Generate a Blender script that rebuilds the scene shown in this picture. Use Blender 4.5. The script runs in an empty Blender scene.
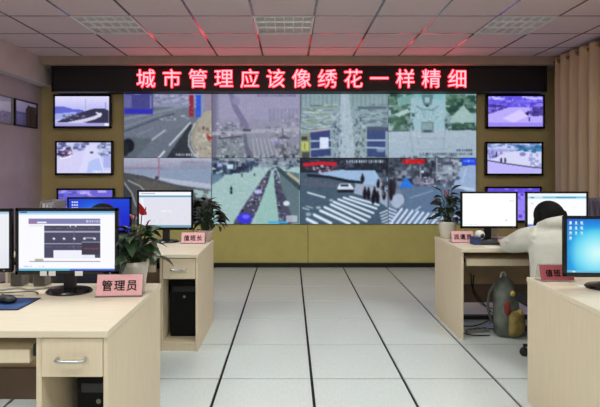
import bpy, bmesh, math, random
import numpy as np
from mathutils import Vector, Matrix
random.seed(7)
S = bpy.context.scene
COL = S.collection
R = math.radians

# ------------------------------------------------------------------ camera, world, exposure, lamps' power
EYE = 1.38
cd = bpy.data.cameras.new('camera'); cam = bpy.data.objects.new('camera', cd); COL.objects.link(cam)
cam.location = (0, 0, EYE); cam.rotation_euler = (R(90), 0, 0)
cd.sensor_width = 36; cd.lens = 466 / 600 * 36; cd.shift_x = 10 / 600; cd.shift_y = -35 / 600
cd.clip_start = .05
S.camera = cam
w = bpy.data.worlds.new('world'); S.world = w; w.use_nodes = True
w.node_tree.nodes['Background'].inputs[0].default_value = (.05, .05, .05, 1)
w.node_tree.nodes['Background'].inputs[1].default_value = .2
S.view_settings.view_transform = 'Standard'; S.view_settings.look = 'None'
S.view_settings.exposure = 0; S.view_settings.gamma = 1; S.view_settings.use_curve_mapping = False
S.cycles.use_denoising = True
S.cycles.max_bounces = 8; S.cycles.diffuse_bounces = 5; S.cycles.glossy_bounces = 4
LAMP_W = 20.5          # each added, unseen ceiling lamp
LAMP_COL = (.97, 1.0, .97)

# ------------------------------------------------------------------ materials
def lin(c):
    out = []
    for v in c[:3]:
        v = v / 255
        out.append(v / 12.92 if v <= .04045 else ((v + .055) / 1.055) ** 2.4)
    return (*out, 1)
MATS = {}
def mat(name, rgb, rough=.6, metal=0, noise=0, nscale=20, stretch=None, bump=0, bscale=80, spec=.5, trans=0, coat=0):
    if name in MATS: return MATS[name]
    m = bpy.data.materials.new(name); m.use_nodes = True; MATS[name] = m
    nt = m.node_tree; b = nt.nodes['Principled BSDF']
    b.inputs['Base Color'].default_value = lin(rgb); b.inputs['Roughness'].default_value = rough
    b.inputs['Metallic'].default_value = metal; b.inputs['Specular IOR Level'].default_value = spec
    b.inputs['Transmission Weight'].default_value = trans; b.inputs['Coat Weight'].default_value = coat
    if noise or bump:
        tc = nt.nodes.new('ShaderNodeTexCoord'); mp = nt.nodes.new('ShaderNodeMapping')
        nt.links.new(tc.outputs['Object'], mp.inputs[0])
        if stretch: mp.inputs['Scale'].default_value = stretch
    if noise:
        n = nt.nodes.new('ShaderNodeTexNoise'); n.inputs['Scale'].default_value = nscale; n.inputs['Detail'].default_value = 4
        nt.links.new(mp.outputs[0], n.inputs[0])
        r = nt.nodes.new('ShaderNodeValToRGB')
        lo = [max(0, v * (1 - noise)) for v in rgb]; hi = [min(255, v * (1 + noise)) for v in rgb]
        r.color_ramp.elements[0].position = .3; r.color_ramp.elements[1].position = .7
        r.color_ramp.elements[0].color = lin(lo); r.color_ramp.elements[1].color = lin(hi)
        nt.links.new(n.outputs[0], r.inputs[0]); nt.links.new(r.outputs[0], b.inputs['Base Color'])
    if bump:
        n2 = nt.nodes.new('ShaderNodeTexNoise'); n2.inputs['Scale'].default_value = bscale; n2.inputs['Detail'].default_value = 3
        nt.links.new(mp.outputs[0], n2.inputs[0])
        bp = nt.nodes.new('ShaderNodeBump'); bp.inputs['Strength'].default_value = bump; bp.inputs['Distance'].default_value = .01
        nt.links.new(n2.outputs[0], bp.inputs['Height']); nt.links.new(bp.outputs[0], b.inputs['Normal'])
    return m
def emis(name, rgb, strength):
    m = mat(name, (0, 0, 0), .5); b = m.node_tree.nodes['Principled BSDF']
    b.inputs['Emission Color'].default_value = (*rgb, 1); b.inputs['Emission Strength'].default_value = strength
    return m
def screen_mat():
    if 'lit_screen' in MATS: return MATS['lit_screen']
    m = mat('lit_screen', (6, 6, 8), .35, spec=.3); nt = m.node_tree; b = nt.nodes['Principled BSDF']
    a = nt.nodes.new('ShaderNodeVertexColor'); a.layer_name = 'picture'
    nt.links.new(a.outputs[0], b.inputs['Emission Color']); b.inputs['Emission Strength'].default_value = 1.0
    return m
def reflection_pic_mat():
    if 'reflection_picture' in MATS: return MATS['reflection_picture']
    m = mat('reflection_picture', (6, 6, 8), .15, spec=.5); nt = m.node_tree; b = nt.nodes['Principled BSDF']
    a = nt.nodes.new('ShaderNodeVertexColor'); a.layer_name = 'picture'
    nt.links.new(a.outputs[0], b.inputs['Base Color'])
    return m

laminate = mat('beige_laminate', (230, 218, 194), .42, noise=.015, nscale=6, stretch=(1, 14, 1))
laminate_v = mat('beige_laminate_panel', (228, 213, 184), .45, noise=.015, nscale=6, stretch=(14, 14, 1))
edge_band = mat('beige_edge_band', (205, 180, 140), .45, noise=.03, nscale=8)
modesty = mat('brown_modesty_board', (196, 172, 142), .6, noise=.04, nscale=9)
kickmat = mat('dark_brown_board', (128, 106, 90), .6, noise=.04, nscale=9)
black = mat('black_plastic', (18, 18, 20), .35)
black_s = mat('black_gloss_plastic', (12, 12, 14), .18)
dark = mat('dark_grey_plastic', (45, 45, 48), .5)
grey = mat('grey_plastic', (140, 138, 134), .5)
white_p = mat('white_plastic', (235, 235, 232), .4)
chrome = mat('brushed_metal', (200, 200, 200), .28, 1)
ceil_m = mat('mineral_ceiling_tile', (222, 202, 203), .85, noise=.05, nscale=220, bump=.12, bscale=260)
grid_m = mat('ceiling_grid_metal', (150, 145, 142), .22, .9)
floor_m = mat('antistatic_floor_tile', (219, 229, 227), .28, noise=.02, nscale=90, stretch=(1, .25, 1))
gap_m = mat('floor_joint_black', (16, 17, 18), .8)
wall_y = mat('olive_yellow_wall', (200, 190, 112), .6, noise=.025, nscale=5)
wall_t = mat('tan_olive_wall', (186, 166, 112), .7, noise=.025, nscale=5)
wall_l = mat('mauve_grey_wall', (186, 168, 172), .45, noise=.03, nscale=4)
wall_c = mat('cream_wall', (206, 197, 190), .75, noise=.03, nscale=4)
soffit_m = mat('taupe_soffit', (172, 150, 138), .7, noise=.03, nscale=5)
base_m = mat('black_skirting', (14, 14, 16), .35)
led_black = mat('led_panel_black', (22, 12, 16), .55, bump=.05, bscale=400)
led_on = emis('led_red_lit', (1.0, .004, .016), 9.0)
led_core = emis('led_core_lit', (1.0, .34, .38), 2.0)
curtain_m = mat('peach_beige_curtain', (194, 171, 140), .85, noise=.05, nscale=7, stretch=(1, 1, .15), bump=.1, bscale=300)
brass = mat('brass_ring', (200, 170, 100), .25, 1)
leaf_m = mat('dark_green_leaf', (38, 66, 34), .4, noise=.25, nscale=12)
leaf_d = mat('deep_green_leaf', (24, 40, 26), .45, noise=.25, nscale=12)
leaf_p = mat('pinkish_young_leaf', (150, 96, 104), .45, noise=.15, nscale=12)
stem_m = mat('plant_stem', (60, 74, 40), .6)
red_m = mat('red_spathe', (176, 26, 40), .3, noise=.1, nscale=10)
darkred_m = mat('dark_red_spathe', (110, 34, 48), .35, noise=.1, nscale=10)
pot_m = mat('white_glazed_pot', (222, 218, 205), .35)
pot_p = mat('pinkish_glazed_pot', (206, 184, 172), .4)
soil_m = mat('potting_soil', (48, 36, 28), .95, bump=.6, bscale=120)
pink_m = mat('pink_name_card', (238, 180, 184), .45, noise=.04, nscale=150)
dpink_m = mat('deep_pink_name_card', (196, 104, 112), .45, noise=.04, nscale=150)
ink_m = mat('black_ink', (22, 18, 20), .6)
acryl = mat('clear_acrylic', (245, 245, 245), .05, trans=.9)
hair_m = mat('black_hair', (9, 8, 9), .75, spec=.2, noise=.2, nscale=30, bump=.25, bscale=90)
skin_m = mat('skin', (214, 168, 140), .55)
jacket_m = mat('cream_grey_jacket', (208, 208, 196), .9, noise=.03, nscale=8, bump=.6, bscale=11)
navy_m = mat('navy_jacket', (40, 44, 62), .85, bump=.15, bscale=26)
trouser_m = mat('dark_trousers', (30, 30, 36), .85)
shoe_m = mat('black_shoe', (16, 16, 17), .5)
fabric_b = mat('black_chair_fabric', (24, 24, 27), .9, bump=.15, bscale=200)

# ------------------------------------------------------------------ mesh helpers
def link(name, me, material=None, parent=None, smooth=False, loc=None):
    o = bpy.data.objects.new(name, me); COL.objects.link(o)
    if material is not None and len(me.materials) == 0: me.materials.append(material)
    if parent is not None: o.parent = parent
    if loc is not None: o.location = loc
    if smooth:
        for p in me.polygons: p.use_smooth = True
    return o
def bm_obj(name, bm, material, parent=None, smooth=False, loc=None):
    bmesh.ops.recalc_face_normals(bm, faces=bm.faces)
    me = bpy.data.meshes.new(name); bm.to_mesh(me); bm.free()
    return link(name, me, material, parent, smooth, loc)
def tag(o, label, cat, group=None):
    o['label'] = label; o['category'] = cat
    if group: o['group'] = group
    return o
def struct(o): o['kind'] = 'structure'; return o
def thing(name, label, cat, loc=(0, 0, 0), rz=0, group=None):
    o = bpy.data.objects.new(name, None); o.empty_display_size = .05; COL.objects.link(o)
    o.location = loc; o.rotation_euler = (0, 0, rz)
    return tag(o, label, cat, group)
def add_box(bm, x0, x1, y0, y1, z0, z1, bev=0, seg=1, M=None):
    t = bmesh.new(); bmesh.ops.create_cube(t, size=1)
    for v in t.verts:
        v.co = Vector(((x0 + x1) / 2 + v.co.x * (x1 - x0), (y0 + y1) / 2 + v.co.y * (y1 - y0), (z0 + z1) / 2 + v.co.z * (z1 - z0)))
    if bev: bmesh.ops.bevel(t, geom=list(t.edges), offset=bev, segments=seg, affect='EDGES', profile=.5)
    if M is not None: bmesh.ops.transform(t, matrix=M, verts=t.verts)
    merge(bm, t)
def merge(bm, t):
    me = bpy.data.meshes.new('tmp'); t.to_mesh(me); t.free(); bm.from_mesh(me); bpy.data.meshes.remove(me)
def box(name, x0, x1, y0, y1, z0, z1, material, parent=None, bev=0, seg=1, M=None, smooth=False):
    bm = bmesh.new(); add_box(bm, x0, x1, y0, y1, z0, z1, bev, seg, M); return bm_obj(name, bm, material, parent, smooth)
def add_lathe(bm, prof, n=24, c=(0, 0, 0), sx=1, sy=1, cap=True):
    rings = []
    for r, z in prof:
        rings.append([bm.verts.new((c[0] + r * sx * math.cos(2 * math.pi * k / n), c[1] + r * sy * math.sin(2 * math.pi * k / n), c[2] + z)) for k in range(n)])
    for a, b in zip(rings, rings[1:]):
        for k in range(n): bm.faces.new((a[k], a[(k + 1) % n], b[(k + 1) % n], b[k]))
    if cap: bm.faces.new(rings[0][::-1]); bm.faces.new(rings[-1])
def add_loft(bm, pts, n=12, hint=(0, 1, 0), cap=True):
    """pts: (centre, ra, rb); ra across, rb along the hint direction"""
    P = [Vector(p[0]) for p in pts]; rings = []
    for i, (c, ra, rb) in enumerate(pts):
        t = (P[min(i + 1, len(P) - 1)] - P[max(i - 1, 0)]).normalized()
        h = Vector(hint); u = h.cross(t)
        if u.length < 1e-4: u = Vector((1, 0, 0)).cross(t)
        u.normalize(); v = t.cross(u)
        rings.append([bm.verts.new(P[i] + u * ra * math.cos(2 * math.pi * k / n) + v * rb * math.sin(2 * math.pi * k / n)) for k in range(n)])
    for a, b in zip(rings, rings[1:]):
        for k in range(n): bm.faces.new((a[k], a[(k + 1) % n], b[(k + 1) % n], b[k]))
    if cap: bm.faces.new(rings[0][::-1]); bm.faces.new(rings[-1])
def smooth_path(pts, k=6):
    P = [Vector(p) for p in pts]
    if len(P) < 3: return P
    out = []
    for i in range(len(P) - 1):
        p0, p1, p2, p3 = P[max(i - 1, 0)], P[i], P[i + 1], P[min(i + 2, len(P) - 1)]
        for j in range(k):
            t = j / k
            out.append(.5 * ((2 * p1) + (p2 - p0) * t + (2 * p0 - 5 * p1 + 4 * p2 - p3) * t * t + (3 * p1 - p0 - 3 * p2 + p3) * t ** 3))
    out.append(P[-1]); return out
def add_tube(bm, pts, r, n=8, k=6):
    add_loft(bm, [(p, r, r) for p in smooth_path(pts, k)], n, hint=(.13, .31, .9))
def add_ell(bm, c, rx, ry, rz, M=None, seg=16):
    t = bmesh.new(); bmesh.ops.create_uvsphere(t, u_segments=seg, v_segments=seg * 3 // 4, radius=1)
    for v in t.verts: v.co = Vector((v.co.x * rx, v.co.y * ry, v.co.z * rz))
    if M is not None: bmesh.ops.transform(t, matrix=M, verts=t.verts)
    bmesh.ops.translate(t, vec=c, verts=t.verts); merge(bm, t)
def remesh(bm, voxel, smooth_it=4):
    bmesh.ops.recalc_face_normals(bm, faces=bm.faces)
    me = bpy.data.meshes.new('tmp'); bm.to_mesh(me); bm.free()
    o = bpy.data.objects.new('tmp', me); COL.objects.link(o)
    m = o.modifiers.new('r', 'REMESH'); m.mode = 'VOXEL'; m.voxel_size = voxel
    s = o.modifiers.new('s', 'SMOOTH'); s.factor = .5; s.iterations = smooth_it
    dg = bpy.context.evaluated_depsgraph_get()
    out = bpy.data.meshes.new_from_object(o.evaluated_get(dg))
    bpy.data.objects.remove(o); bpy.data.meshes.remove(me)
    for p in out.polygons: p.use_smooth = True
    return out
def text_mesh(body, size, extrude=.002, bold=0.0, space=1.0):
    c = bpy.data.curves.new('lettering', 'FONT'); c.body = body; c.size = size; c.extrude = extrude
    c.align_x = 'CENTER'; c.align_y = 'CENTER'; c.space_character = space; c.resolution_u = 3
    o = bpy.data.objects.new('tmp', c); COL.objects.link(o)
    dg = bpy.context.evaluated_depsgraph_get()
    me = bpy.data.meshes.new_from_object(o.evaluated_get(dg))
    bpy.data.objects.remove(o); bpy.data.curves.remove(c)
    # centre the glyph box, stand it up facing -Y
    xs = [v.co.x for v in me.vertices]; ys = [v.co.y for v in me.vertices]
    if not xs: return me
    cx, cy = (min(xs) + max(xs)) / 2, (min(ys) + max(ys)) / 2
    for v in me.vertices: v.co = Vector((v.co.x - cx, -v.co.z, v.co.y - cy))
    if bold:      # thicker strokes: the glyph spread a little to all sides
        b = bmesh.new()
        for k in range(8):
            c2 = me.copy(); c2.transform(Matrix.Translation((bold * math.cos(k * math.pi / 4), 0, bold * math.sin(k * math.pi / 4)))); b.from_mesh(c2); bpy.data.meshes.remove(c2)
        b.to_mesh(me); b.free()
    return me

# ------------------------------------------------------------------ pictures shown on screens (colours computed per vertex)
class Pic:
    def __init__(s, nx, ny, x0, y0, x1, y1, base):
        s.nx, s.ny, s.r = nx, ny, (x0, y0, x1, y1)
        s.X, s.Y = np.meshgrid(np.linspace(x0, x1, nx), np.linspace(y0, y1, ny))
        s.c = np.empty((ny, nx, 3)); s.c[:] = base; s.g = np.random.default_rng(int(x0 * 7 + nx + y1 * 3))
    def put(s, m, col, a=1):
        m = np.clip(m, 0, 1)[..., None] * a; s.c = s.c * (1 - m) + np.array(col, float) * m; return s
    def rect(s, x0, y0, x1, y1, col, a=1):
        return s.put(((s.X >= x0) & (s.X <= x1) & (s.Y >= y0) & (s.Y <= y1)).astype(float), col, a)
    def mask(s, pts):
        ins = np.zeros(s.X.shape, bool); n = len(pts)
        for i in range(n):
            (xa, ya), (xb, yb) = pts[i], pts[(i + 1) % n]
            if ya == yb: continue
            cr = ((ya > s.Y) != (yb > s.Y)) & (s.X < (xb - xa) * (s.Y - ya) / (yb - ya) + xa); ins ^= cr
        return ins.astype(float)
    def poly(s, pts, col, a=1): return s.put(s.mask(pts), col, a)
    def dist(s, pts, w):
        ws = w if isinstance(w, (list, tuple)) else [w] * len(pts); best = np.zeros(s.X.shape)
        for i in range(len(pts) - 1):
            (xa, ya), (xb, yb) = pts[i], pts[i + 1]; dx, dy = xb - xa, yb - ya
            t = np.clip(((s.X - xa) * dx + (s.Y - ya) * dy) / (dx * dx + dy * dy + 1e-9), 0, 1)
            d = np.hypot(s.X - xa - t * dx, s.Y - ya - t * dy); ww = (ws[i] * (1 - t) + ws[i + 1] * t) / 2
            best = np.maximum(best, np.clip((ww - d) / 3 + .5, 0, 1))
        return best
    def line(s, pts, w, col, a=1): return s.put(s.dist(pts, w), col, a)
    def ell(s, cx, cy, rx, ry, col, a=1):
        return s.put(np.clip((1 - np.hypot((s.X - cx) / rx, (s.Y - cy) / ry)) * 5 + .5, 0, 1), col, a)
    def grad(s, y0, y1, c0, c1, x0=-1e9, x1=1e9):
        t = np.clip((s.Y - y0) / (y1 - y0), 0, 1)[..., None]; g = np.array(c0, float) * (1 - t) + np.array(c1, float) * t
        m = ((s.Y >= y0) & (s.Y <= y1) & (s.X >= x0) & (s.X <= x1))[..., None]; s.c = np.where(m, g, s.c); return s
    def noise(s, amp, cell=1, m=None):
        ny, nx = -(-s.ny // cell), -(-s.nx // cell)
        n = s.g.normal(0, amp, (ny, nx)).repeat(cell, 0).repeat(cell, 1)[:s.ny, :s.nx]
        if m is not None: n = n * m
        s.c = s.c + n[..., None]; return s
    def specks(s, x0, y0, x1, y1, n, w, h, cols, m=None):
        for k in range(n):
            x, y = s.g.uniform(x0, x1), s.g.uniform(y0, y1)
            ww, hh = w * s.g.uniform(.5, 1.4), h * s.g.uniform(.5, 1.4)
            q = ((abs(s.X - x) < ww / 2) & (abs(s.Y - y) < hh / 2)).astype(float)
            s.put(q if m is None else q * m, cols[k % len(cols)], .8)
        return s
    def words(s, x0, x1, y, h, col):
        x = x0
        while x < x1:
            s.rect(x, y - h / 2, x + h * .55, y + h / 2, col, s.g.uniform(.5, 1)); x += h * s.g.uniform(.8, 1.1)
        return s
def soft(p, k=1):
    for _ in range(k):
        c = p.c; q = np.pad(c, ((1, 1), (1, 1), (0, 0)), 'edge')
        p.c = (c * 4 + q[:-2, 1:-1] + q[2:, 1:-1] + q[1:-1, :-2] + q[1:-1, 2:]) / 8
    return p
def pic_mesh(name, pic, w, h, gain=1.0):
    nx, ny = pic.nx, pic.ny
    xs, zs = np.meshgrid(np.linspace(-w / 2, w / 2, nx), np.linspace(h / 2, -h / 2, ny))
    co = np.zeros((ny * nx, 3)); co[:, 0] = xs.ravel(); co[:, 2] = zs.ravel()
    i = np.arange((ny - 1) * (nx - 1)); r, c = i // (nx - 1), i % (nx - 1); a = r * nx + c
    f = np.stack([a, a + nx, a + nx + 1, a + 1], 1)
    me = bpy.data.meshes.new(name); me.from_pydata(co.tolist(), [], f.tolist())
    v = np.clip(pic.c, 0, 255) / 255; l = np.where(v <= .04045, v / 12.92, ((v + .055) / 1.055) ** 2.4) * gain
    at = me.color_attributes.new('picture', 'FLOAT_COLOR', 'POINT')
    at.data.foreach_set('color', np.concatenate([l.reshape(-1, 3), np.ones((ny * nx, 1))], 1).astype(np.float32).ravel())
    return me
CW, CH = 120, 90
def cell1():
    p = Pic(CW, CH, 12, 25, 518, 398, (112, 120, 132))
    p.grad(25, 110, (150, 150, 178), (142, 148, 168)); p.specks(180, 30, 400, 95, 60, 22, 10, [(120, 122, 150), (168, 168, 190), (185, 185, 205)])
    p.poly([(12, 190), (400, 110), (400, 190), (12, 400)], (118, 124, 138)); p.line([(12, 180), (380, 105)], 14, (142, 150, 164), .8)
    p.line([(12, 250), (220, 172), (300, 150)], 9, (74, 80, 92), .8); p.line([(12, 225), (230, 150)], 5, (150, 156, 166), .7)
    p.specks(215, 160, 385, 190, 26, 20, 5, [(180, 184, 194), (128, 134, 146)])
    p.poly([(255, 400), (395, 205), (415, 225), (380, 300), (402, 400)], (58, 64, 74)); p.poly([(12, 280), (180, 290), (80, 400), (12, 400)], (92, 102, 108), .6)
    p.line([(175, 297), (250, 242)], 6, (205, 210, 215)); p.line([(275, 328), (395, 200)], 7, (222, 226, 230)); p.line([(212, 400), (246, 362)], 9, (225, 228, 230))
    p.line([(90, 270), (180, 230)], 4, (150, 158, 166)); 
    p.poly([(415, 215), (450, 160), (520, 100), (520, 400), (440, 400), (400, 330), (398, 280)], (168, 162, 150))
    p.line([(420, 205), (388, 270), (385, 330), (420, 385), (440, 400)], 6, (205, 205, 205)); p.line([(440, 190), (412, 260), (408, 320), (450, 390)], 3, (120, 116, 110))
    p.rect(470, 25, 520, 130, (150, 140, 160)); p.rect(455, 25, 475, 150, (140, 150, 175))
    p.rect(388, 45, 413, 165, (150, 40, 66)); p.rect(425, 45, 456, 170, (52, 92, 205)); p.specks(390, 60, 456, 160, 14, 8, 8, [(190, 120, 150), (140, 170, 230)])
    p.specks(470, 215, 518, 300, 12, 14, 20, [(180, 40, 40), (120, 60, 60), (205, 200, 190)]); p.specks(430, 230, 515, 395, 40, 12, 10, [(190, 186, 176), (140, 134, 126)])
    p.rect(14, 34, 180, 152, (84, 84, 142)); p.rect(14, 125, 180, 150, (62, 62, 185)); p.rect(20, 45, 55, 115, (112, 112, 160)); p.rect(162, 45, 172, 120, (180, 180, 220), .6); p.rect(75, 34, 105, 39, (180, 180, 200))
    p.ell(38, 330, 34, 40, (34, 40, 50)); p.ell(20, 350, 22, 40, (44, 54, 56)); p.words(312, 440, 381, 13, (225, 225, 225))
    return soft(p.noise(3))
def cell2():
    p = Pic(CW, CH, 20, 25, 518, 398, (160, 160, 184)); p.grad(180, 400, (154, 156, 176), (136, 144, 152))
    p.rect(20, 25, 46, 400, (112, 110, 128), .8); p.rect(30, 25, 60, 250, (134, 132, 156), .6)
    p.line([(128, 40), (150, 110), (190, 180), (214, 222)], [26, 30, 34, 34], (128, 126, 156)); p.line([(205, 240), (212, 330), (240, 400)], [14, 24, 34], (112, 116, 132))
    p.ell(155, 75, 24, 22, (146, 144, 176)); p.rect(340, 120, 500, 200, (150, 152, 176), .6)
    for x in range(345, 500, 22): p.rect(x, 120, x + 7, 195, (136, 138, 160), .7)
    p.line([(20, 262), (520, 236)], 20, (178, 180, 190), .8); p.specks(45, 200, 190, 300, 60, 14, 9, [(118, 120, 134), (190, 192, 204), (100, 104, 120)])
    p.line([(60, 290), (190, 276)], 9, (84, 88, 100)); p.rect(195, 236, 238, 248, (84, 88, 100))
    for k in range(8): p.line([(250 + k * 22, 290), (265 + k * 26, 398)], 5, (184, 188, 192))
    p.specks(330, 200, 515, 300, 60, 16, 8, [(190, 190, 200), (120, 122, 140), (150, 148, 160)]); p.line([(420, 235), (424, 275)], 6, (90, 90, 108)); p.poly([(390, 290), (425, 268), (465, 290)], (100, 100, 120))
    p.ell(385, 315, 14, 9, (150, 130, 220)); p.specks(40, 300, 200, 395, 60, 12, 12, [(120, 138, 136), (176, 186, 186), (100, 112, 118)]); p.specks(380, 320, 515, 398, 50, 14, 18, [(110, 112, 124), (170, 172, 180), (90, 96, 104)])
    p.specks(50, 385, 500, 400, 40, 10, 12, [(60, 66, 84), (190, 194, 200)]); p.words(278, 495, 45, 14, (110, 104, 140)); p.specks(420, 130, 515, 220, 20, 12, 14, [(180, 180, 196), (132, 134, 150)])
    return soft(p.noise(3), 1)
def cell3():
    p = Pic(CW, CH, 18, 25, 512, 398, (156, 172, 178)); p.grad(25, 110, (150, 168, 172), (162, 176, 182))
    for x in range(22, 512, 24): p.rect(x, 25, x + 7, 105, (128, 146, 152), .7)
    p.poly([(245, 25), (290, 25), (330, 400), (235, 400)], (184, 194, 204)); p.line([(262, 25), (268, 200)], 6, (206, 214, 220), .6)
    p.specks(20, 95, 215, 245, 110, 40, 6, [(184, 196, 196), (112, 128, 134), (202, 208, 206), (140, 150, 130)]); p.specks(340, 95, 512, 225, 110, 40, 6, [(176, 190, 196), (108, 122, 138), (150, 166, 176)])
    p.rect(345, 108, 500, 122, (96, 110, 124), .8)
    p.specks(200, 150, 250, 398, 70, 9, 14, [(92, 104, 128), (190, 198, 204), (120, 130, 150)]); p.specks(325, 150, 385, 398, 70, 9, 14, [(92, 104, 128), (190, 198, 204), (112, 112, 118)])
    p.specks(250, 100, 325, 398, 60, 7, 9, [(204, 212, 216), (150, 160, 172)])
    p.poly([(75, 250), (185, 235), (192, 385), (80, 398)], (70, 82, 132)); p.line([(75, 305), (190, 298)], 8, (200, 206, 216)); p.line([(78, 352), (190, 342)], 8, (200, 206, 216)); p.line([(75, 250), (188, 236)], 10, (200, 180, 190))
    p.rect(128, 283, 176, 345, (232, 234, 250)); p.rect(20, 262, 72, 398, (150, 150, 128)); p.rect(26, 306, 64, 360, (202, 200, 120)); p.rect(26, 278, 56, 300, (70, 76, 80)); p.rect(30, 365, 70, 398, (84, 88, 84)); p.rect(42, 318, 47, 350, (100, 96, 60))
    p.poly([(392, 240), (512, 225), (500, 398), (396, 390)], (74, 90, 136)); p.line([(392, 300), (505, 300)], 9, (196, 204, 216)); p.line([(392, 340), (505, 345)], 9, (196, 204, 216)); p.rect(395, 225, 512, 245, (92, 100, 120)); p.ell(470, 355, 24, 12, (170, 180, 210), .7)
    p.rect(498, 250, 512, 390, (160, 176, 190)); p.words(395, 500, 390, 10, (60, 70, 90)); p.rect(18, 25, 30, 200, (120, 120, 140), .6)
    return soft(p.noise(4))
def cell4():
    p = Pic(CW, CH, 24, 25, 512, 398, (168, 184, 192)); p.grad(240, 400, (184, 190, 204), (176, 184, 198))
    G = [(68, 98, 84), (84, 116, 98), (52, 80, 74), (120, 146, 134)]
    p.specks(28, 30, 150, 240, 80, 36, 26, G); p.poly([(60, 150), (130, 120), (140, 140), (80, 170)], (186, 200, 196)); p.poly([(70, 60), (190, 30), (190, 80), (80, 110)], (150, 186, 186), .8)
    p.specks(350, 50, 500, 150, 90, 36, 22, G); p.specks(365, 205, 510, 240, 40, 26, 16, G); p.poly([(380, 160), (440, 100), (500, 170), (490, 200), (380, 195)], (176, 192, 190))
    p.poly([(150, 60), (340, 50), (350, 240), (140, 240)], (170, 192, 202)); p.rect(185, 25, 330, 70, (140, 186, 194), .8); p.poly([(205, 40), (275, 40), (262, 100), (220, 100)], (112, 136, 140)); p.poly([(225, 98), (255, 98), (240, 112)], (36, 52, 56)); p.rect(228, 55, 250, 85, (170, 196, 206))
    p.line([(180, 105), (210, 125), (270, 128), (300, 108)], 6, (112, 134, 142)); p.rect(205, 193, 277, 256, (128, 144, 152)); p.rect(212, 205, 270, 240, (152, 166, 172)); p.rect(218, 242, 262, 254, (84, 96, 108))
    p.specks(150, 130, 345, 190, 50, 9, 9, [(140, 156, 168), (196, 206, 214)]); p.specks(120, 150, 165, 240, 30, 12, 16, [(72, 92, 92), (140, 156, 160)]); p.specks(340, 150, 370, 240, 24, 12, 16, [(72, 92, 92), (140, 156, 160)])
    p.line([(24, 248), (140, 244)], 6, (70, 88, 84)); p.line([(360, 238), (510, 236)], 8, (62, 80, 78)); p.line([(140, 240), (165, 398)], 3, (146, 156, 170)); p.line([(340, 240), (330, 350)], 3, (146, 156, 170)); p.line([(150, 350), (350, 350)], 3, (150, 160, 172)); p.line([(180, 290), (330, 290)], 3, (150, 158, 172)); p.line([(190, 300), (190, 318)], 3, (120, 130, 140))
    p.specks(30, 255, 505, 345, 40, 10, 5, [(160, 168, 182), (204, 208, 216)]); p.words(200, 492, 377, 14, (72, 76, 96)); p.words(405, 492, 355, 14, (72, 76, 96)); p.specks(90, 385, 410, 398, 24, 18, 8, [(140, 150, 160), (100, 110, 120)])
    return soft(p.noise(3))
def cell5():
    p = Pic(CW, CH, 20, 28, 520, 400, (104, 106, 112)); p.grad(28, 110, (184, 186, 204), (142, 150, 172)); p.rect(340, 50, 520, 130, (146, 156, 178), .7)
    p.poly([(20, 100), (520, 90), (520, 210), (330, 180), (20, 120)], (150, 164, 186)); p.poly([(150, 130), (520, 175), (520, 200), (350, 182)], (186, 194, 208))
    p.line([(20, 86), (240, 84)], 7, (156, 132, 156)); p.rect(214, 28, 225, 140, (168, 128, 152)); p.line([(60, 80), (218, 35), (330, 80)], 3, (180, 150, 180)); p.ell(208, 140, 12, 9, (70, 70, 84))
    p.poly([(20, 110), (130, 128), (300, 175), (520, 215), (520, 400), (20, 400)], (90, 92, 96)); p.poly([(70, 140), (240, 170), (330, 190), (280, 215), (130, 210)], (104, 102, 98))
    p.line([(45, 155), (110, 185), (140, 215)], 7, (176, 178, 180)); p.line([(20, 165), (65, 225), (90, 300)], 6, (186, 188, 190)); p.poly([(20, 180), (60, 225), (80, 400), (20, 400)], (70, 74, 82))
    p.poly([(415, 205), (520, 215), (520, 255), (430, 250)], (168, 194, 194)); p.poly([(300, 205), (420, 230), (400, 330), (290, 290)], (92, 98, 96)); p.words(350, 500, 50, 11, (150, 140, 160)); p.specks(120, 215, 500, 400, 60, 24, 14, [(92, 96, 96), (120, 122, 118)])
    return soft(p.noise(3))
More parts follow.
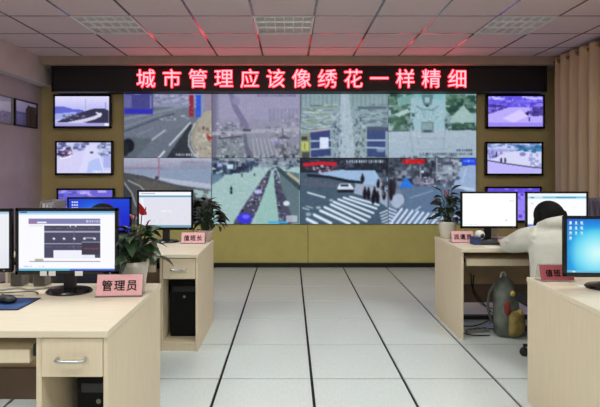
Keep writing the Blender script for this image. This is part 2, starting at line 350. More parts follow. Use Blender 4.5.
def cell6():
    p = Pic(CW, CH, 22, 25, 515, 388, (168, 194, 192)); p.grad(25, 75, (130, 140, 152), (140, 150, 160)); p.specks(25, 28, 515, 90, 110, 18, 12, [(90, 100, 120), (170, 178, 190), (60, 68, 84), (150, 160, 172)])
    p.specks(25, 50, 275, 115, 70, 22, 20, [(60, 68, 96), (90, 104, 124), (44, 50, 70)]); p.rect(55, 55, 78, 72, (170, 170, 230)); p.rect(108, 58, 138, 85, (190, 214, 226)); p.poly([(22, 110), (100, 110), (50, 165), (22, 170)], (96, 118, 142), .8)
    p.poly([(22, 170), (140, 110), (330, 95), (300, 180), (200, 330), (150, 388), (22, 388)], (166, 190, 188)); p.specks(30, 130, 280, 380, 40, 40, 5, [(158, 184, 182), (174, 198, 196)]); p.poly([(350, 110), (385, 110), (410, 388), (260, 388), (300, 250)], (156, 188, 182))
    p.poly([(395, 90), (515, 110), (515, 388), (440, 388)], (104, 122, 130)); p.line([(400, 90), (515, 190)], 24, (70, 84, 92)); p.line([(450, 110), (512, 155)], 16, (180, 172, 150))
    m1 = p.dist([(345, 100), (320, 150), (285, 215), (245, 290), (190, 388)], [16, 36, 56, 76, 90]); p.put(m1, (84, 84, 104)); m2 = p.dist([(378, 100), (390, 170), (412, 260), (440, 388)], [16, 36, 54, 80]); p.put(m2, (84, 84, 104))
    p.specks(150, 95, 480, 388, 420, 11, 9, [(40, 40, 56), (190, 186, 206), (120, 112, 140), (150, 156, 180), (56, 58, 76)], np.maximum(m1, m2)); p.ell(280, 210, 22, 12, (190, 180, 230)); p.ell(205, 358, 42, 30, (72, 66, 205)); p.ell(212, 348, 20, 12, (120, 110, 240)); p.ell(440, 275, 18, 14, (214, 220, 226))
    p.rect(122, 185, 136, 222, (36, 44, 60)); p.rect(126, 178, 132, 188, (36, 44, 60)); p.rect(185, 108, 194, 128, (80, 92, 104)); p.rect(258, 108, 266, 124, (80, 92, 104)); p.rect(340, 374, 445, 386, (70, 170, 214)); p.rect(440, 340, 502, 376, (206, 212, 216), .7); p.line([(120, 205), (300, 200)], 3, (150, 176, 176))
    return soft(p.noise(3))
def cell7():
    p = Pic(CW, CH, 15, 25, 515, 388, (84, 102, 116)); p.rect(15, 25, 515, 105, (48, 54, 66)); p.specks(25, 40, 510, 105, 120, 18, 9, [(36, 40, 50), (70, 76, 88), (100, 104, 120)])
    p.line([(40, 62), (130, 54), (215, 58)], 20, (206, 40, 62)); p.specks(90, 70, 215, 98, 24, 14, 9, [(214, 216, 224), (150, 70, 84)]); p.poly([(110, 108), (240, 90), (440, 92), (500, 190), (330, 165), (190, 132)], (166, 188, 212)); p.poly([(330, 165), (515, 180), (515, 300), (440, 250), (320, 220)], (166, 172, 186))
    p.line([(60, 120), (180, 130), (290, 152), (365, 160)], 15, (36, 42, 54)); 
    for k in range(22): p.rect(30 + k * 11, 136 + k * 1.6, 35 + k * 11, 160 + k * 1.6, (130, 106, 118), .8)
    p.line([(15, 170), (230, 185)], 5, (120, 112, 124), .7)
    for a, b in [((55, 362), (110, 388)), ((95, 338), (190, 384)), ((130, 315), (295, 386)), ((155, 296), (345, 382)), ((190, 281), (392, 372)), ((205, 266), (412, 350)), ((232, 252), (432, 328)), ((262, 243), (450, 304)), ((300, 238), (462, 284))]:
        wd = 13 * (.45 + .55 * (a[1] - 230) / 130); p.line([a, b], wd + 5, (222, 228, 234))
    p.line([(58, 215), (155, 242)], 9, (210, 218, 224)); p.line([(30, 300), (65, 310)], 7, (190, 196, 190)); p.line([(50, 290), (85, 300)], 6, (190, 196, 190)); p.ell(118, 298, 14, 8, (170, 184, 190)); p.ell(62, 335, 16, 10, (160, 174, 182)); p.ell(190, 258, 10, 7, (180, 190, 196))
    p.poly([(228, 190), (240, 166), (300, 166), (320, 192), (318, 208), (228, 210)], (226, 230, 238)); p.rect(246, 170, 292, 184, (60, 66, 78)); p.rect(228, 200, 320, 216, (40, 44, 52)); p.rect(240, 188, 312, 199, (214, 218, 226))
    for x, y in [(383, 222), (404, 224), (438, 222), (456, 246), (492, 226), (460, 170), (488, 180), (370, 140), (430, 250)]:
        p.ell(x, y, 11, 30 if y > 200 else 20, (34, 32, 44)); p.ell(x, y - (32 if y > 200 else 22), 6, 8, (60, 50, 56))
    p.specks(470, 100, 515, 230, 26, 12, 24, [(60, 64, 76), (120, 110, 116), (180, 184, 196)])
    for k in range(5): p.line([(470 + k * 4, 330 + k * 16), (515, 312 + k * 18)], 7, (214, 220, 226))
    p.words(278, 490, 44, 15, (214, 218, 226)); return soft(p.noise(3))
def cell8():
    p = Pic(CW, CH, 5, 25, 512, 388, (104, 120, 138)); p.rect(5, 25, 512, 175, (86, 92, 102)); p.specks(10, 30, 300, 170, 120, 24, 18, [(64, 68, 78), (110, 116, 126), (50, 54, 64), (150, 154, 160)]); p.specks(290, 28, 425, 140, 70, 24, 18, [(120, 128, 136), (160, 164, 170), (196, 200, 206)])
    p.poly([(380, 170), (430, 70), (512, 60), (512, 240), (440, 200)], (164, 178, 198)); p.line([(430, 160), (455, 80)], 5, (200, 208, 216)); p.ell(405, 135, 14, 10, (90, 100, 118)); p.rect(278, 25, 289, 150, (160, 166, 172)); p.rect(185, 70, 194, 170, (150, 156, 162)); p.ell(202, 100, 8, 8, (220, 224, 230))
    p.rect(90, 30, 216, 57, (206, 40, 48)); p.specks(95, 34, 210, 54, 14, 10, 10, [(230, 80, 80), (170, 24, 36)]); p.rect(428, 22, 508, 62, (50, 84, 214)); p.words(436, 500, 42, 12, (150, 176, 240)); p.poly([(65, 185), (105, 130), (150, 178), (140, 188)], (60, 128, 210))
    p.specks(160, 130, 370, 180, 50, 20, 12, [(196, 200, 208), (120, 124, 134), (90, 90, 100), (160, 140, 160)]); p.poly([(60, 200), (200, 180), (380, 185), (512, 235), (512, 388), (150, 388), (100, 280)], (108, 126, 146)); p.poly([(5, 190), (70, 195), (100, 250), (60, 300), (5, 290)], (130, 134, 146))
    p.ell(60, 262, 42, 40, (176, 184, 196)); p.line([(95, 225), (102, 270), (60, 312), (20, 320)], 6, (90, 98, 110)); p.line([(130, 245), (260, 205)], 4, (170, 180, 190)); p.line([(160, 315), (190, 292)], 6, (206, 212, 220))
    for k in range(12): p.line([(375 + k * 11, 178 + k * 1.2), (380 + k * 11, 190 + k * 1.2)], 5, (222, 228, 234))
    p.ell(20, 200, 14, 60, (48, 44, 52)); p.ell(38, 180, 10, 50, (60, 58, 66))
    for k in range(9):
        x = 20 + k * 34; p.line([(x, 386), (x + 62 - k * 3, 306 + k * 5)], 13, (218, 224, 232))
    for k in range(5): p.line([(5, 300 + k * 20), (50 - k * 5, 318 + k * 17)], 8, (210, 216, 224))
    p.specks(390, 340, 512, 385, 12, 16, 24, [(206, 214, 222), (104, 120, 138)]); return soft(p.noise(3))
TW, TH = 76, 44
def tv1():
    p = Pic(TW, TH, 45, 60, 525, 325, (196, 196, 244)); p.grad(60, 170, (226, 222, 252), (190, 190, 244)); p.poly([(45, 150), (120, 150), (200, 172), (300, 180), (300, 210), (45, 260)], (96, 104, 206)); p.poly([(45, 215), (250, 195), (200, 240), (45, 270)], (160, 170, 236))
    p.poly([(60, 290), (110, 260), (330, 185), (400, 165), (480, 165), (525, 190), (525, 300), (250, 292)], (52, 52, 78)); p.specks(120, 225, 330, 275, 26, 20, 10, [(130, 130, 150), (80, 84, 100)]); p.line([(160, 300), (330, 268), (400, 248), (440, 225), (450, 212)], [22, 30, 30, 28, 16], (214, 210, 240)); p.line([(410, 205), (455, 222), (440, 240)], 12, (236, 232, 250)); p.rect(308, 80, 316, 190, (170, 168, 220)); p.rect(492, 110, 499, 180, (130, 130, 180)); p.grad(296, 325, (176, 170, 226), (160, 156, 220)); p.rect(485, 295, 520, 320, (236, 236, 250)); return soft(p.noise(3))
def tv2():
    p = Pic(TW, TH, 70, 75, 545, 338, (206, 204, 244)); p.specks(75, 80, 330, 150, 60, 40, 18, [(120, 130, 190), (80, 84, 130), (200, 206, 240)]); p.specks(80, 120, 200, 215, 30, 34, 22, [(84, 56, 100), (220, 214, 240), (56, 44, 84)]); p.poly([(200, 338), (330, 100), (420, 85), (480, 338)], (216, 216, 250)); p.poly([(70, 338), (70, 230), (320, 130), (260, 338)], (212, 208, 246)); p.poly([(330, 338), (350, 240), (440, 200), (480, 338)], (180, 196, 246)); p.specks(430, 80, 545, 190, 40, 34, 20, [(120, 140, 180), (176, 190, 226), (84, 100, 140)]); p.rect(480, 190, 545, 290, (170, 180, 236)); p.line([(440, 190), (480, 320)], 8, (226, 230, 250)); p.ell(375, 160, 16, 9, (60, 70, 100)); p.line([(100, 215), (190, 195)], 14, (240, 236, 250)); p.words(385, 540, 326, 14, (250, 250, 255)); return soft(p.noise(3))
def tv3():
    p = Pic(TW, TH, 0, 0, 100, 60, (110, 100, 214)); p.specks(0, 0, 100, 60, 120, 12, 5, [(150, 140, 236), (76, 70, 180), (200, 186, 246), (96, 110, 220)]); return soft(p.noise(3))
def tv4():
    p = Pic(TW, TH, 80, 55, 545, 320, (150, 132, 246)); p.rect(80, 55, 545, 150, (104, 90, 232)); p.specks(80, 55, 545, 150, 90, 34, 20, [(80, 64, 205), (150, 134, 250), (120, 104, 240)]); p.specks(90, 58, 260, 80, 10, 30, 12, [(214, 206, 255)]); p.specks(370, 58, 540, 78, 12, 30, 12, [(206, 200, 255)]); p.specks(85, 130, 230, 205, 40, 30, 18, [(76, 60, 160), (56, 44, 120), (120, 100, 220)]); p.poly([(80, 320), (80, 215), (260, 150), (430, 150), (440, 200), (545, 230), (545, 320)], (186, 172, 252)); p.specks(430, 150, 545, 222, 36, 34, 20, [(60, 48, 130), (84, 68, 160)]); p.ell(412, 208, 16, 16, (40, 30, 90)); p.rect(424, 235, 436, 275, (70, 54, 150)); p.poly([(200, 250), (350, 170), (420, 230), (300, 285)], (214, 202, 255)); p.rect(80, 285, 545, 320, (156, 138, 246)); return soft(p.noise(3))
def tv5():
    p = Pic(TW, TH, 75, 58, 530, 320, (206, 206, 246)); p.specks(75, 58, 530, 125, 80, 36, 16, [(130, 160, 214), (90, 120, 180), (196, 206, 244)]); p.specks(330, 75, 530, 130, 46, 34, 20, [(40, 96, 140), (70, 130, 180)]); p.rect(75, 105, 240, 130, (170, 170, 226)); p.specks(78, 120, 210, 185, 24, 24, 24, [(96, 96, 170), (150, 150, 216)]); p.poly([(75, 205), (250, 140), (350, 120), (530, 150), (530, 270), (250, 240)], (214, 214, 246)); p.poly([(75, 320), (75, 215), (250, 245), (470, 275), (530, 280), (530, 320)], (190, 182, 250)); p.line([(75, 205), (220, 232), (470, 268), (530, 272)], 12, (86, 84, 130))
    for x in (192, 224): p.ell(x, 205, 9, 24, (48, 40, 76))
    p.rect(145, 130, 156, 175, (50, 50, 110)); p.ell(372, 150, 26, 18, (130, 130, 190)); p.line([(430, 180), (480, 260)], 8, (130, 136, 190)); p.specks(420, 150, 525, 260, 20, 18, 18, [(150, 160, 210)]); return soft(p.noise(3))
def tv6():
    p = Pic(TW, TH, 40, 60, 540, 335, (150, 128, 246)); p.rect(40, 60, 540, 100, (96, 76, 220)); p.specks(40, 60, 540, 335, 60, 40, 16, [(170, 150, 252), (110, 90, 230)]); p.rect(360, 110, 384, 120, (60, 40, 170)); p.rect(340, 290, 370, 310, (80, 60, 190)); return soft(p.noise(3))
def mon_a():
    p = Pic(124, 78, 40, 52, 528, 360, (250, 250, 254)); p.rect(40, 52, 528, 62, (120, 176, 226)); p.rect(40, 62, 528, 71, (196, 224, 244)); p.rect(45, 54, 80, 60, (60, 90, 150)); p.rect(90, 92, 455, 116, (128, 128, 178)); p.rect(92, 95, 130, 112, (150, 120, 160)); p.words(385, 448, 104, 10, (214, 214, 240)); p.rect(134, 106, 180, 113, (240, 240, 250))
    p.rect(167, 128, 453, 294, (72, 72, 98)); 
    for y in (158, 220): p.rect(167, y - 2, 453, y + 2, (170, 170, 190))
    for x in (220, 272, 322, 375): p.rect(x - 1, 128, x + 1, 290, (96, 96, 122))
    for x in (218, 270, 322, 374, 424): p.ell(x, 194, 6, 6, (224, 224, 236))
    for k in range(5): p.words(176 + k * 54, 210 + k * 54, 140, 7, (130, 130, 150)); p.words(176 + k * 54, 210 + k * 54, 236, 7, (120, 120, 142))
    p.line([(374, 190), (424, 190)], 4, (214, 214, 230)); p.rect(218, 254, 362, 296, (240, 240, 250)); p.rect(362, 276, 425, 296, (235, 235, 246)); p.rect(360, 212, 453, 276, (60, 58, 76)); p.words(372, 448, 246, 8, (176, 60, 80)); p.rect(360, 210, 453, 214, (150, 150, 170))
    for x in (300, 330): p.rect(x - 2, 127, x + 2, 132, (240, 240, 240))
    p.rect(92, 312, 455, 315, (120, 120, 150)); p.rect(120, 297, 165, 310, (186, 180, 170)); p.rect(92, 127, 165, 129, (214, 220, 226)); p.rect(40, 345, 528, 352, (214, 236, 250)); p.grad(352, 360, (70, 130, 200), (70, 60, 190)); p.words(65, 105, 338, 7, (160, 196, 220)); p.words(145, 165, 338, 7, (180, 200, 220)); p.rect(40, 352, 300, 360, (90, 180, 210)); return p
def mon_plain():
    p = Pic(60, 40, 0, 0, 100, 62, (236, 238, 244)); p.rect(0, 0, 100, 3, (170, 200, 226)); p.rect(10, 26, 60, 27, (206, 210, 216)); p.grad(40, 62, (234, 236, 242), (226, 230, 238)); return p
def mon_b():
    p = Pic(90, 66, 42, 60, 390, 300, (226, 226, 238)); p.rect(42, 60, 390, 82, (248, 250, 255)); p.rect(42, 84, 390, 96, (92, 164, 190)); p.rect(55, 70, 150, 74, (100, 120, 170)); p.words(188, 250, 188, 11, (255, 255, 255)); p.grad(284, 300, (130, 170, 186), (110, 150, 170)); p.rect(50, 100, 70, 280, (238, 240, 246)); p.specks(90, 210, 380, 270, 20, 8, 4, [(206, 206, 222), (190, 196, 214)]); return p
def mon_b2():
    p = Pic(80, 50, 0, 0, 100, 62, (24, 40, 205)); p.grad(0, 62, (28, 70, 214), (24, 24, 190)); p.put(np.clip(1 - np.hypot((p.X - 40) / 38, (p.Y - 26) / 28), 0, 1), (40, 140, 236))
    for x in (4, 8, 12):
        for y in (4, 9, 14): p.rect(x, y, x + 2.4, y + 2.6, (220, 226, 244))
    p.line([(60, 0), (80, 30), (86, 62)], 8, (60, 50, 220), .7); return p
def mon_c1():
    p = Pic(90, 60, 0, 0, 100, 66, (255, 255, 255)); p.words(88, 96, 15, 2, (196, 200, 206)); p.words(80, 86, 54, 2, (150, 160, 150)); p.words(4, 30, 63, 1.5, (216, 220, 228)); return p
def mon_c2():
    p = Pic(96, 64, 65, 65, 505, 320, (252, 253, 255)); p.rect(65, 65, 505, 84, (236, 246, 252)); p.grad(86, 104, (150, 206, 232), (120, 190, 220), 180, 505); p.grad(86, 104, (206, 228, 240), (190, 220, 240), 65, 180); p.rect(85, 92, 115, 108, (120, 150, 196)); p.rect(280, 90, 430, 102, (70, 160, 205)); p.rect(65, 104, 505, 112, (220, 240, 248)); p.words(84, 108, 145, 7, (170, 180, 190)); p.words(405, 440, 170, 6, (226, 210, 216)); p.grad(300, 320, (200, 226, 246), (70, 90, 210)); return p
def mon_d():
    p = Pic(130, 84, 0, 0, 100, 63, (20, 124, 214)); d = np.hypot((p.X - 34) / 62, (p.Y - 38) / 54)
    p.put(np.clip(1.15 - d, 0, 1), (40, 206, 242)); p.put(np.clip(1.1 - np.hypot((p.X - 32) / 28, (p.Y - 40) / 28), 0, 1) ** .7, (206, 250, 250)); p.put(np.clip((10 - p.X) / 16, 0, 1) * .5, (16, 80, 190)); p.put(np.clip((14 - p.Y) / 14, 0, 1) * .6, (20, 80, 200))
    for k, (x, y) in enumerate([(2.6, 3), (8.6, 3), (14.6, 3), (2.6, 9), (8.6, 9), (14.6, 9), (2.6, 15), (8.6, 15), (14.6, 15), (2.6, 21)]):
        p.rect(x, y, x + 2.2, y + 2.4, [(226, 240, 250), (240, 240, 220), (200, 226, 250)][k % 3]); p.rect(x - .4, y + 3, x + 2.6, y + 3.6, (170, 214, 244))
    p.grad(60.4, 63, (120, 200, 226), (90, 170, 210)); p.rect(1, 60.8, 3, 62.6, (70, 200, 120)); p.rect(6, 61, 9, 62.6, (214, 230, 240)); return p
def wallpic(k):  # pale and brown glass reflections, painted in as picture colours
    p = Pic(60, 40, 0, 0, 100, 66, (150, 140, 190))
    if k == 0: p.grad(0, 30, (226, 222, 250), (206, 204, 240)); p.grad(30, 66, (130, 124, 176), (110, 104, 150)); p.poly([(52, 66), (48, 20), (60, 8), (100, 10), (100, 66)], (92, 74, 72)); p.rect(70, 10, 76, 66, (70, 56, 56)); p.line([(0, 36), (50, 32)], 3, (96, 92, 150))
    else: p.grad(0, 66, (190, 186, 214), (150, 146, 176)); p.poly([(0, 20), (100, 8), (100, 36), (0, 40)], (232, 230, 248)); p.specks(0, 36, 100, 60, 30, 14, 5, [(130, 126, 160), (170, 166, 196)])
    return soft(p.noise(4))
def screen(name, pic, w, h, parent, loc, gain=1.0, m=None):
    return link(name, pic_mesh(name, pic, w, h, gain), m or screen_mat(), parent, loc=loc)

# ------------------------------------------------------------------ room shell
XL, XR, YB, YF, ZC = -3.49, 3.78, -3.5, 6.55, 2.88
fl = struct(box('floor', XL - .1, XR + .1, YB - .1, YF + .1, -.16, -.012, gap_m))
cl = struct(box('ceiling', XL - .1, XR + .1, YB - .1, YF + .1, ZC + .012, ZC + .12, wall_c))
def lines(a, b, ref, step):
    k = math.ceil((a - ref) / step + 1e-6); out = [a]
    while ref + k * step < b - 1e-6: out.append(ref + k * step); k += 1
    return out + [b]
def tiles(name, parent, xs, ys, gx, gy, z0, z1, material, bev, skip=()):
    cache = {}
    for i in range(len(xs) - 1):
        for j in range(len(ys) - 1):
            wx, wy = xs[i + 1] - xs[i] - gx, ys[j + 1] - ys[j] - gy
            cx, cy = (xs[i] + xs[i + 1]) / 2, (ys[j] + ys[j + 1]) / 2
            if wx < .03 or wy < .03 or any(abs(cx - sx) < .2 and abs(cy - sy) < .2 for sx, sy in skip): continue
            key = (round(wx, 4), round(wy, 4))
            if key not in cache:
                bm = bmesh.new(); add_box(bm, -wx / 2, wx / 2, -wy / 2, wy / 2, z0, z1, bev)
                bmesh.ops.recalc_face_normals(bm, faces=bm.faces); me = bpy.data.meshes.new(name); bm.to_mesh(me); bm.free(); me.materials.append(material); cache[key] = me
            link(name, cache[key], None, parent, loc=(cx, cy, 0))
fx, fy = lines(XL, XR, .142, .6), lines(YB, YF, 3.06, .6)
tiles('floor_tile', fl, fx, fy, .018, .012, -.03, 0, floor_m, .0015)
cx_, cy_ = lines(XL, XR, .24, .6), lines(YB, YF, 4.57, .6)
LX = (-1.86, -.06, 2.34); LROWS = (4.87, 3.07, .67, -1.73)
skip = [(x, y) for x in LX for y in LROWS]
tiles('ceiling_tile', cl, cx_, cy_, .016, .016, ZC - .004, ZC + .012, ceil_m, .003, skip)
bm = bmesh.new()
for x in cx_[1:-1]: add_box(bm, x - .012, x + .012, YB, YF, ZC - .006, ZC + .013)
bm_obj('grid_bar', bm, grid_m, cl)['kind'] = 'stuff'
bm = bmesh.new()
for y in cy_[1:-1]: add_box(bm, XL, XR, y - .008, y + .008, ZC - .0055, ZC + .0125)
bm_obj('cross_bar', bm, grid_m, cl)['kind'] = 'stuff'
struct(box('wall_left', XL - .12, XL, YB, YF, 0, ZC, wall_l))
struct(box('wall_right', XR, XR + .12, YB, YF, 0, ZC, wall_c))
struct(box('wall_rear', XL - .12, XR + .12, YB - .12, YB, 0, ZC, wall_c))
wf = struct(box('wall_front', XL - .12, XR + .12, YF, YF + .12, 0, ZC, wall_t))
for a, b in ((-2.36, .247), (.253, 2.63)):
    box('wall_panel', a, b, 6.515, 6.55, .055, .60, wall_y, wf, .002)
struct(box('baseboard_front', XL, XR, 6.495, 6.55, 0, .062, base_m, bev=.003))
struct(box('trim_1', -3.33, XR, 6.19, 6.55, 2.765, ZC, soffit_m, bev=.004))
struct(box('trim_2', XL, -3.33, YB, 6.55, 2.52, ZC, wall_c, bev=.006))

# ------------------------------------------------------------------ ceiling lamps
tube_off = emis('fluorescent_tube_dim', (.93, .97, 1), 45.0)
tube_on = emis('fluorescent_tube_lit', (1, .97, .92), 2.0)
reflector = mat('lamp_reflector', (238, 239, 240), .35, .2)
blade_m = mat('lamp_louvre_metal', (240, 241, 244), .3, .35)
def ceiling_lamp(x, y, lit, label, group):
    t = thing('ceiling_lamp', label, 'ceiling lamp', (x, y, ZC - .008), 0, group)
    h = .288
    bm = bmesh.new()
    add_box(bm, -h, h, -h, h, .085, .095)
    for s in (-1, 1): add_box(bm, s * h - .004, s * h + .004, -h, h, 0, .09); add_box(bm, -h, h, s * h - .004, s * h + .004, 0, .09)
    bm_obj('housing', bm, reflector, t)
    bm = bmesh.new()
    for s in (-1, 1): add_box(bm, s * h - .012, s * h + .012, -h - .01, h + .01, -.004, .004); add_box(bm, -h, h, s * h - .012, s * h + .012, -.004, .004)
    bm_obj('frame', bm, white_p, t)
    for k in (-1, 0, 1):
        bm = bmesh.new(); add_loft(bm, [((-.27, k * .19, .06), .013, .013), ((.27, k * .19, .06), .013, .013)], 10)
        bm_obj('tube', bm, tube_on if lit else tube_off, t, True)
    for k in (-1, 1):      # lengthwise blades
        bm = bmesh.new(); y0 = k * .095
        add_loft(bm, [((-h, y0, .022), .02, .007), ((h, y0, .022), .02, .007)], 6, hint=(0, 1, 0)); bm_obj('long_blade', bm, blade_m, t)
    for k in range(5):
        x0 = -.192 + k * .096; bm = bmesh.new()
        vs = [bm.verts.new(p) for p in ((x0 - .002, -h, 0), (x0 + .002, -h, 0), (x0 + .010, -h, .042), (x0 - .010, -h, .042), (x0 - .002, h, 0), (x0 + .002, h, 0), (x0 + .010, h, .042), (x0 - .010, h, .042))]
        for f in ((0, 1, 2, 3), (7, 6, 5, 4), (0, 4, 5, 1), (1, 5, 6, 2), (2, 6, 7, 3), (3, 7, 4, 0)): bm.faces.new([vs[i] for i in f])
        bm_obj('cross_blade', bm, blade_m, t)
    if lit:
        ld = bpy.data.lights.new('lamp_light', 'AREA'); ld.shape = 'SQUARE'; ld.size = .55; ld.energy = LAMP_W; ld.color = LAMP_COL
        lo = bpy.data.objects.new('lamp_light', ld); COL.objects.link(lo); lo.parent = t; lo.location = (0, 0, -.012)
for x, l in zip(LX, ('leftmost square ceiling lamp with metal louvre, above the left screens', 'middle square ceiling lamp with metal louvre, before the red sign', 'rightmost square ceiling lamp with metal louvre, nearest the curtain')):
    ceiling_lamp(x, LROWS[0], False, l, 'louvred ceiling lamps')
for y in LROWS[1:]:  # invented lamp rows, unseen, added to light the room and its far end
    for x in LX: ceiling_lamp(x, y, True, 'added lit square louvred ceiling lamp, unseen, outside the picture', 'added unseen ceiling lamps outside the picture')

# ------------------------------------------------------------------ LED sign
t = thing('led_sign', 'long black scrolling sign with glowing red Chinese characters above the screens', 'sign', (0, 6.28, 2.415))
x0, x1 = -3.215, 3.465
box('housing', x0, x1, .012, .22, 0, .348, led_black, t, .004)
bm = bmesh.new()
for a, b, c, d in ((x0, x1, 0, .018), (x0, x1, .33, .348), (x0, x0 + .018, 0, .348), (x1 - .018, x1, 0, .348)): add_box(bm, a, b, 0, .02, c, d)
bm_obj('frame', bm, black, t)
for k, ch in enumerate('城市管理应该像绣花一样精细'):
    me = text_mesh(ch, .265, .003, .0055)
    o = link('character', me, led_on, t); u = 146 + k * 25.92
    o.location = ((u - 290) / 466 * 6.28, 0, .178 if ch != '一' else .182)
    link('stroke_core', text_mesh(ch, .265, .002, 0), led_core, o, loc=(0, -.004, 0))

# ------------------------------------------------------------------ video wall
VX0, VX1, VZ0, VZ1, VY = -2.315, 2.594, .606, 2.45, 6.485
t = thing('video_wall', 'large video wall of eight tiled screens showing street camera views', 'video wall', ((VX0 + VX1) / 2, VY, VZ0))
VWW, VHH = (VX1 - VX0) / 4, (VZ1 - VZ0) / 2
TINT = ((.96, .97, .98), (.94, .93, .95), (.88, .92, .93), (.89, .95, .95), (.93, .93, .94), (.96, .98, .99), (.92, .96, 1), (.92, .96, 1.02))
def haze_view(p, k):
    p.noise(2.5, 2); soft(p, 1); p.c = ((p.c - 128) * 1.16 + 122) * np.array(TINT[k]); return p
for k, fn in enumerate((cell1, cell2, cell3, cell4, cell5, cell6, cell7, cell8)):
    i, j = k % 4, k // 4
    cx, cz = (i - 1.5) * VWW, (1.5 - j) * VHH
    b = box('display_unit', -VWW / 2 + .001, VWW / 2 - .001, .002, .065, -VHH / 2 + .001, VHH / 2 - .001, black, t); b.location = (cx, 0, cz)
    screen('screen', haze_view(fn(), k), VWW - .006, VHH - .006, b, (0, 0, 0))

# ------------------------------------------------------------------ wall televisions
def tv(cx, zt, w, h, pic, label, gain=1.0):
    t = thing('wall_television', label, 'television', (cx, 6.46, zt - h), 0, 'wall televisions beside the video wall')
    b = .026
    bm = bmesh.new()
    for a, c, d, e in ((-w / 2, w / 2, 0, b + .006), (-w / 2, w / 2, h - b, h), (-w / 2, -w / 2 + b, 0, h), (w / 2 - b, w / 2, 0, h)): add_box(bm, a, c, -.012, .01, d, e, .003)
    bm_obj('bezel', bm, black_s, t)
    box('body', -w / 2 + .005, w / 2 - .005, .005, .05, .005, h - .005, black, t)
    box('bracket', -.15, .15, .05, .09, .1, h - .1, dark, t)
    screen('screen', pic, w - 2 * b, h - 2 * b - .006, t, (0, -.002, h / 2 + .003), gain)
tv(-2.88, 2.405, .80, .47, tv1(), 'top left wall television showing a coastal road under pale sky')
tv(-2.855, 1.765, .80, .48, tv2(), 'middle left wall television showing a bright street with parked cars')
tv(-2.835, 1.105, .80, .48, tv3(), 'lowest left wall television with purple picture, behind the blue monitor')
tv(3.125, 2.405, .81, .475, tv4(), 'top right wall television showing a purple tinted yard')
tv(3.11, 1.75, .80, .47, tv5(), 'middle right wall television showing a path with two walkers')
tv(3.10, 1.13, .775, .50, tv6(), 'lowest right wall television with violet picture, behind the white monitors')

# ------------------------------------------------------------------ framed pictures on the left wall
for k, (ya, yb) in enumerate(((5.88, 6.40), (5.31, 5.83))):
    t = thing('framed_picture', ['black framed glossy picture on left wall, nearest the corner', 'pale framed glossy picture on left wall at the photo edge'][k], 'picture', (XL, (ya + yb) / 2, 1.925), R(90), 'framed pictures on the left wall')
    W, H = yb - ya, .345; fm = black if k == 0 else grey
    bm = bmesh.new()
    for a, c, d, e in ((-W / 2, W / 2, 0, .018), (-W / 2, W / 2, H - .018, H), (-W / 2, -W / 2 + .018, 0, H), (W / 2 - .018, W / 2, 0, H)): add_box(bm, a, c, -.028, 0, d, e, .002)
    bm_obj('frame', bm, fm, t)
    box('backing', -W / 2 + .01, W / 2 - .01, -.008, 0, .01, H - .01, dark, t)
    screen('print', wallpic(k), W - .034, H - .034, t, (0, -.012, H / 2), 1.0, reflection_pic_mat())  # face carries the painted reflection tones

# ------------------------------------------------------------------ curtains
def curtain(ya, yb, label):
    n = int((yb - ya) * 60); rows = [.06, .5, 1.1, 1.7, 2.2, 2.55, 2.70, 2.79, 2.835]; bm = bmesh.new(); g = []
    for z in rows:
        r = []
        for k in range(n + 1):
            s = k / n; y = ya + s * (yb - ya)
            a = .045 if z < 2.7 else .035
            ph = s * (yb - ya) / .2 * 2 * math.pi + .5 * math.sin(s * 9) + (2.7 - z) * .25 * math.sin(s * 23)
            x = 3.50 + a * math.sin(ph) + .012 * math.sin(ph * 2 + 1) + (2.8 - z) * .012 * math.sin(s * 31)
            yy = y + .012 * math.cos(ph)
            r.append(bm.verts.new((x, yy, z)))
        g.append(r)
    for a, b in zip(g, g[1:]):
        for k in range(n): bm.faces.new((a[k], a[k + 1], b[k + 1], b[k]))
    t = thing('curtain', label, 'curtain', (0, 0, 0), 0, 'curtains along the right wall')
    o = bm_obj('cloth', bm, curtain_m, t, True); s = o.modifiers.new('t', 'SOLIDIFY'); s.thickness = .004
    k = 0
    while ya + .06 + k * .2 < yb:
        y = ya + .06 + k * .2; bm = bmesh.new()
        add_tube(bm, [(3.50 + .03 * math.cos(q), y, 2.785 + .03 * math.sin(q)) for q in np.linspace(0, 2 * math.pi, 13)], .007, 6, 2)
        bm_obj('ring', bm, brass, t, True); k += 1
curtain(4.2, 6.12, 'peach beige folded curtain hanging by the front right corner')
curtain(1.2, 4.16, 'peach beige folded curtain hanging nearer the viewer, mostly out of frame')
t = thing('curtain_rod', 'brass curtain rod running under the ceiling along right wall', 'curtain rod', (3.5, 0, 2.785))
bm = bmesh.new(); add_loft(bm, [((0, 1.1, 0), .012, .012), ((0, 6.18, 0), .012, .012)], 12); bm_obj('rod', bm, brass, t, True)
for y in (1.15, 3.65, 6.16): box('bracket', -.01, XR - 3.5, y - .01, y + .01, -.012, .02, brass, t)

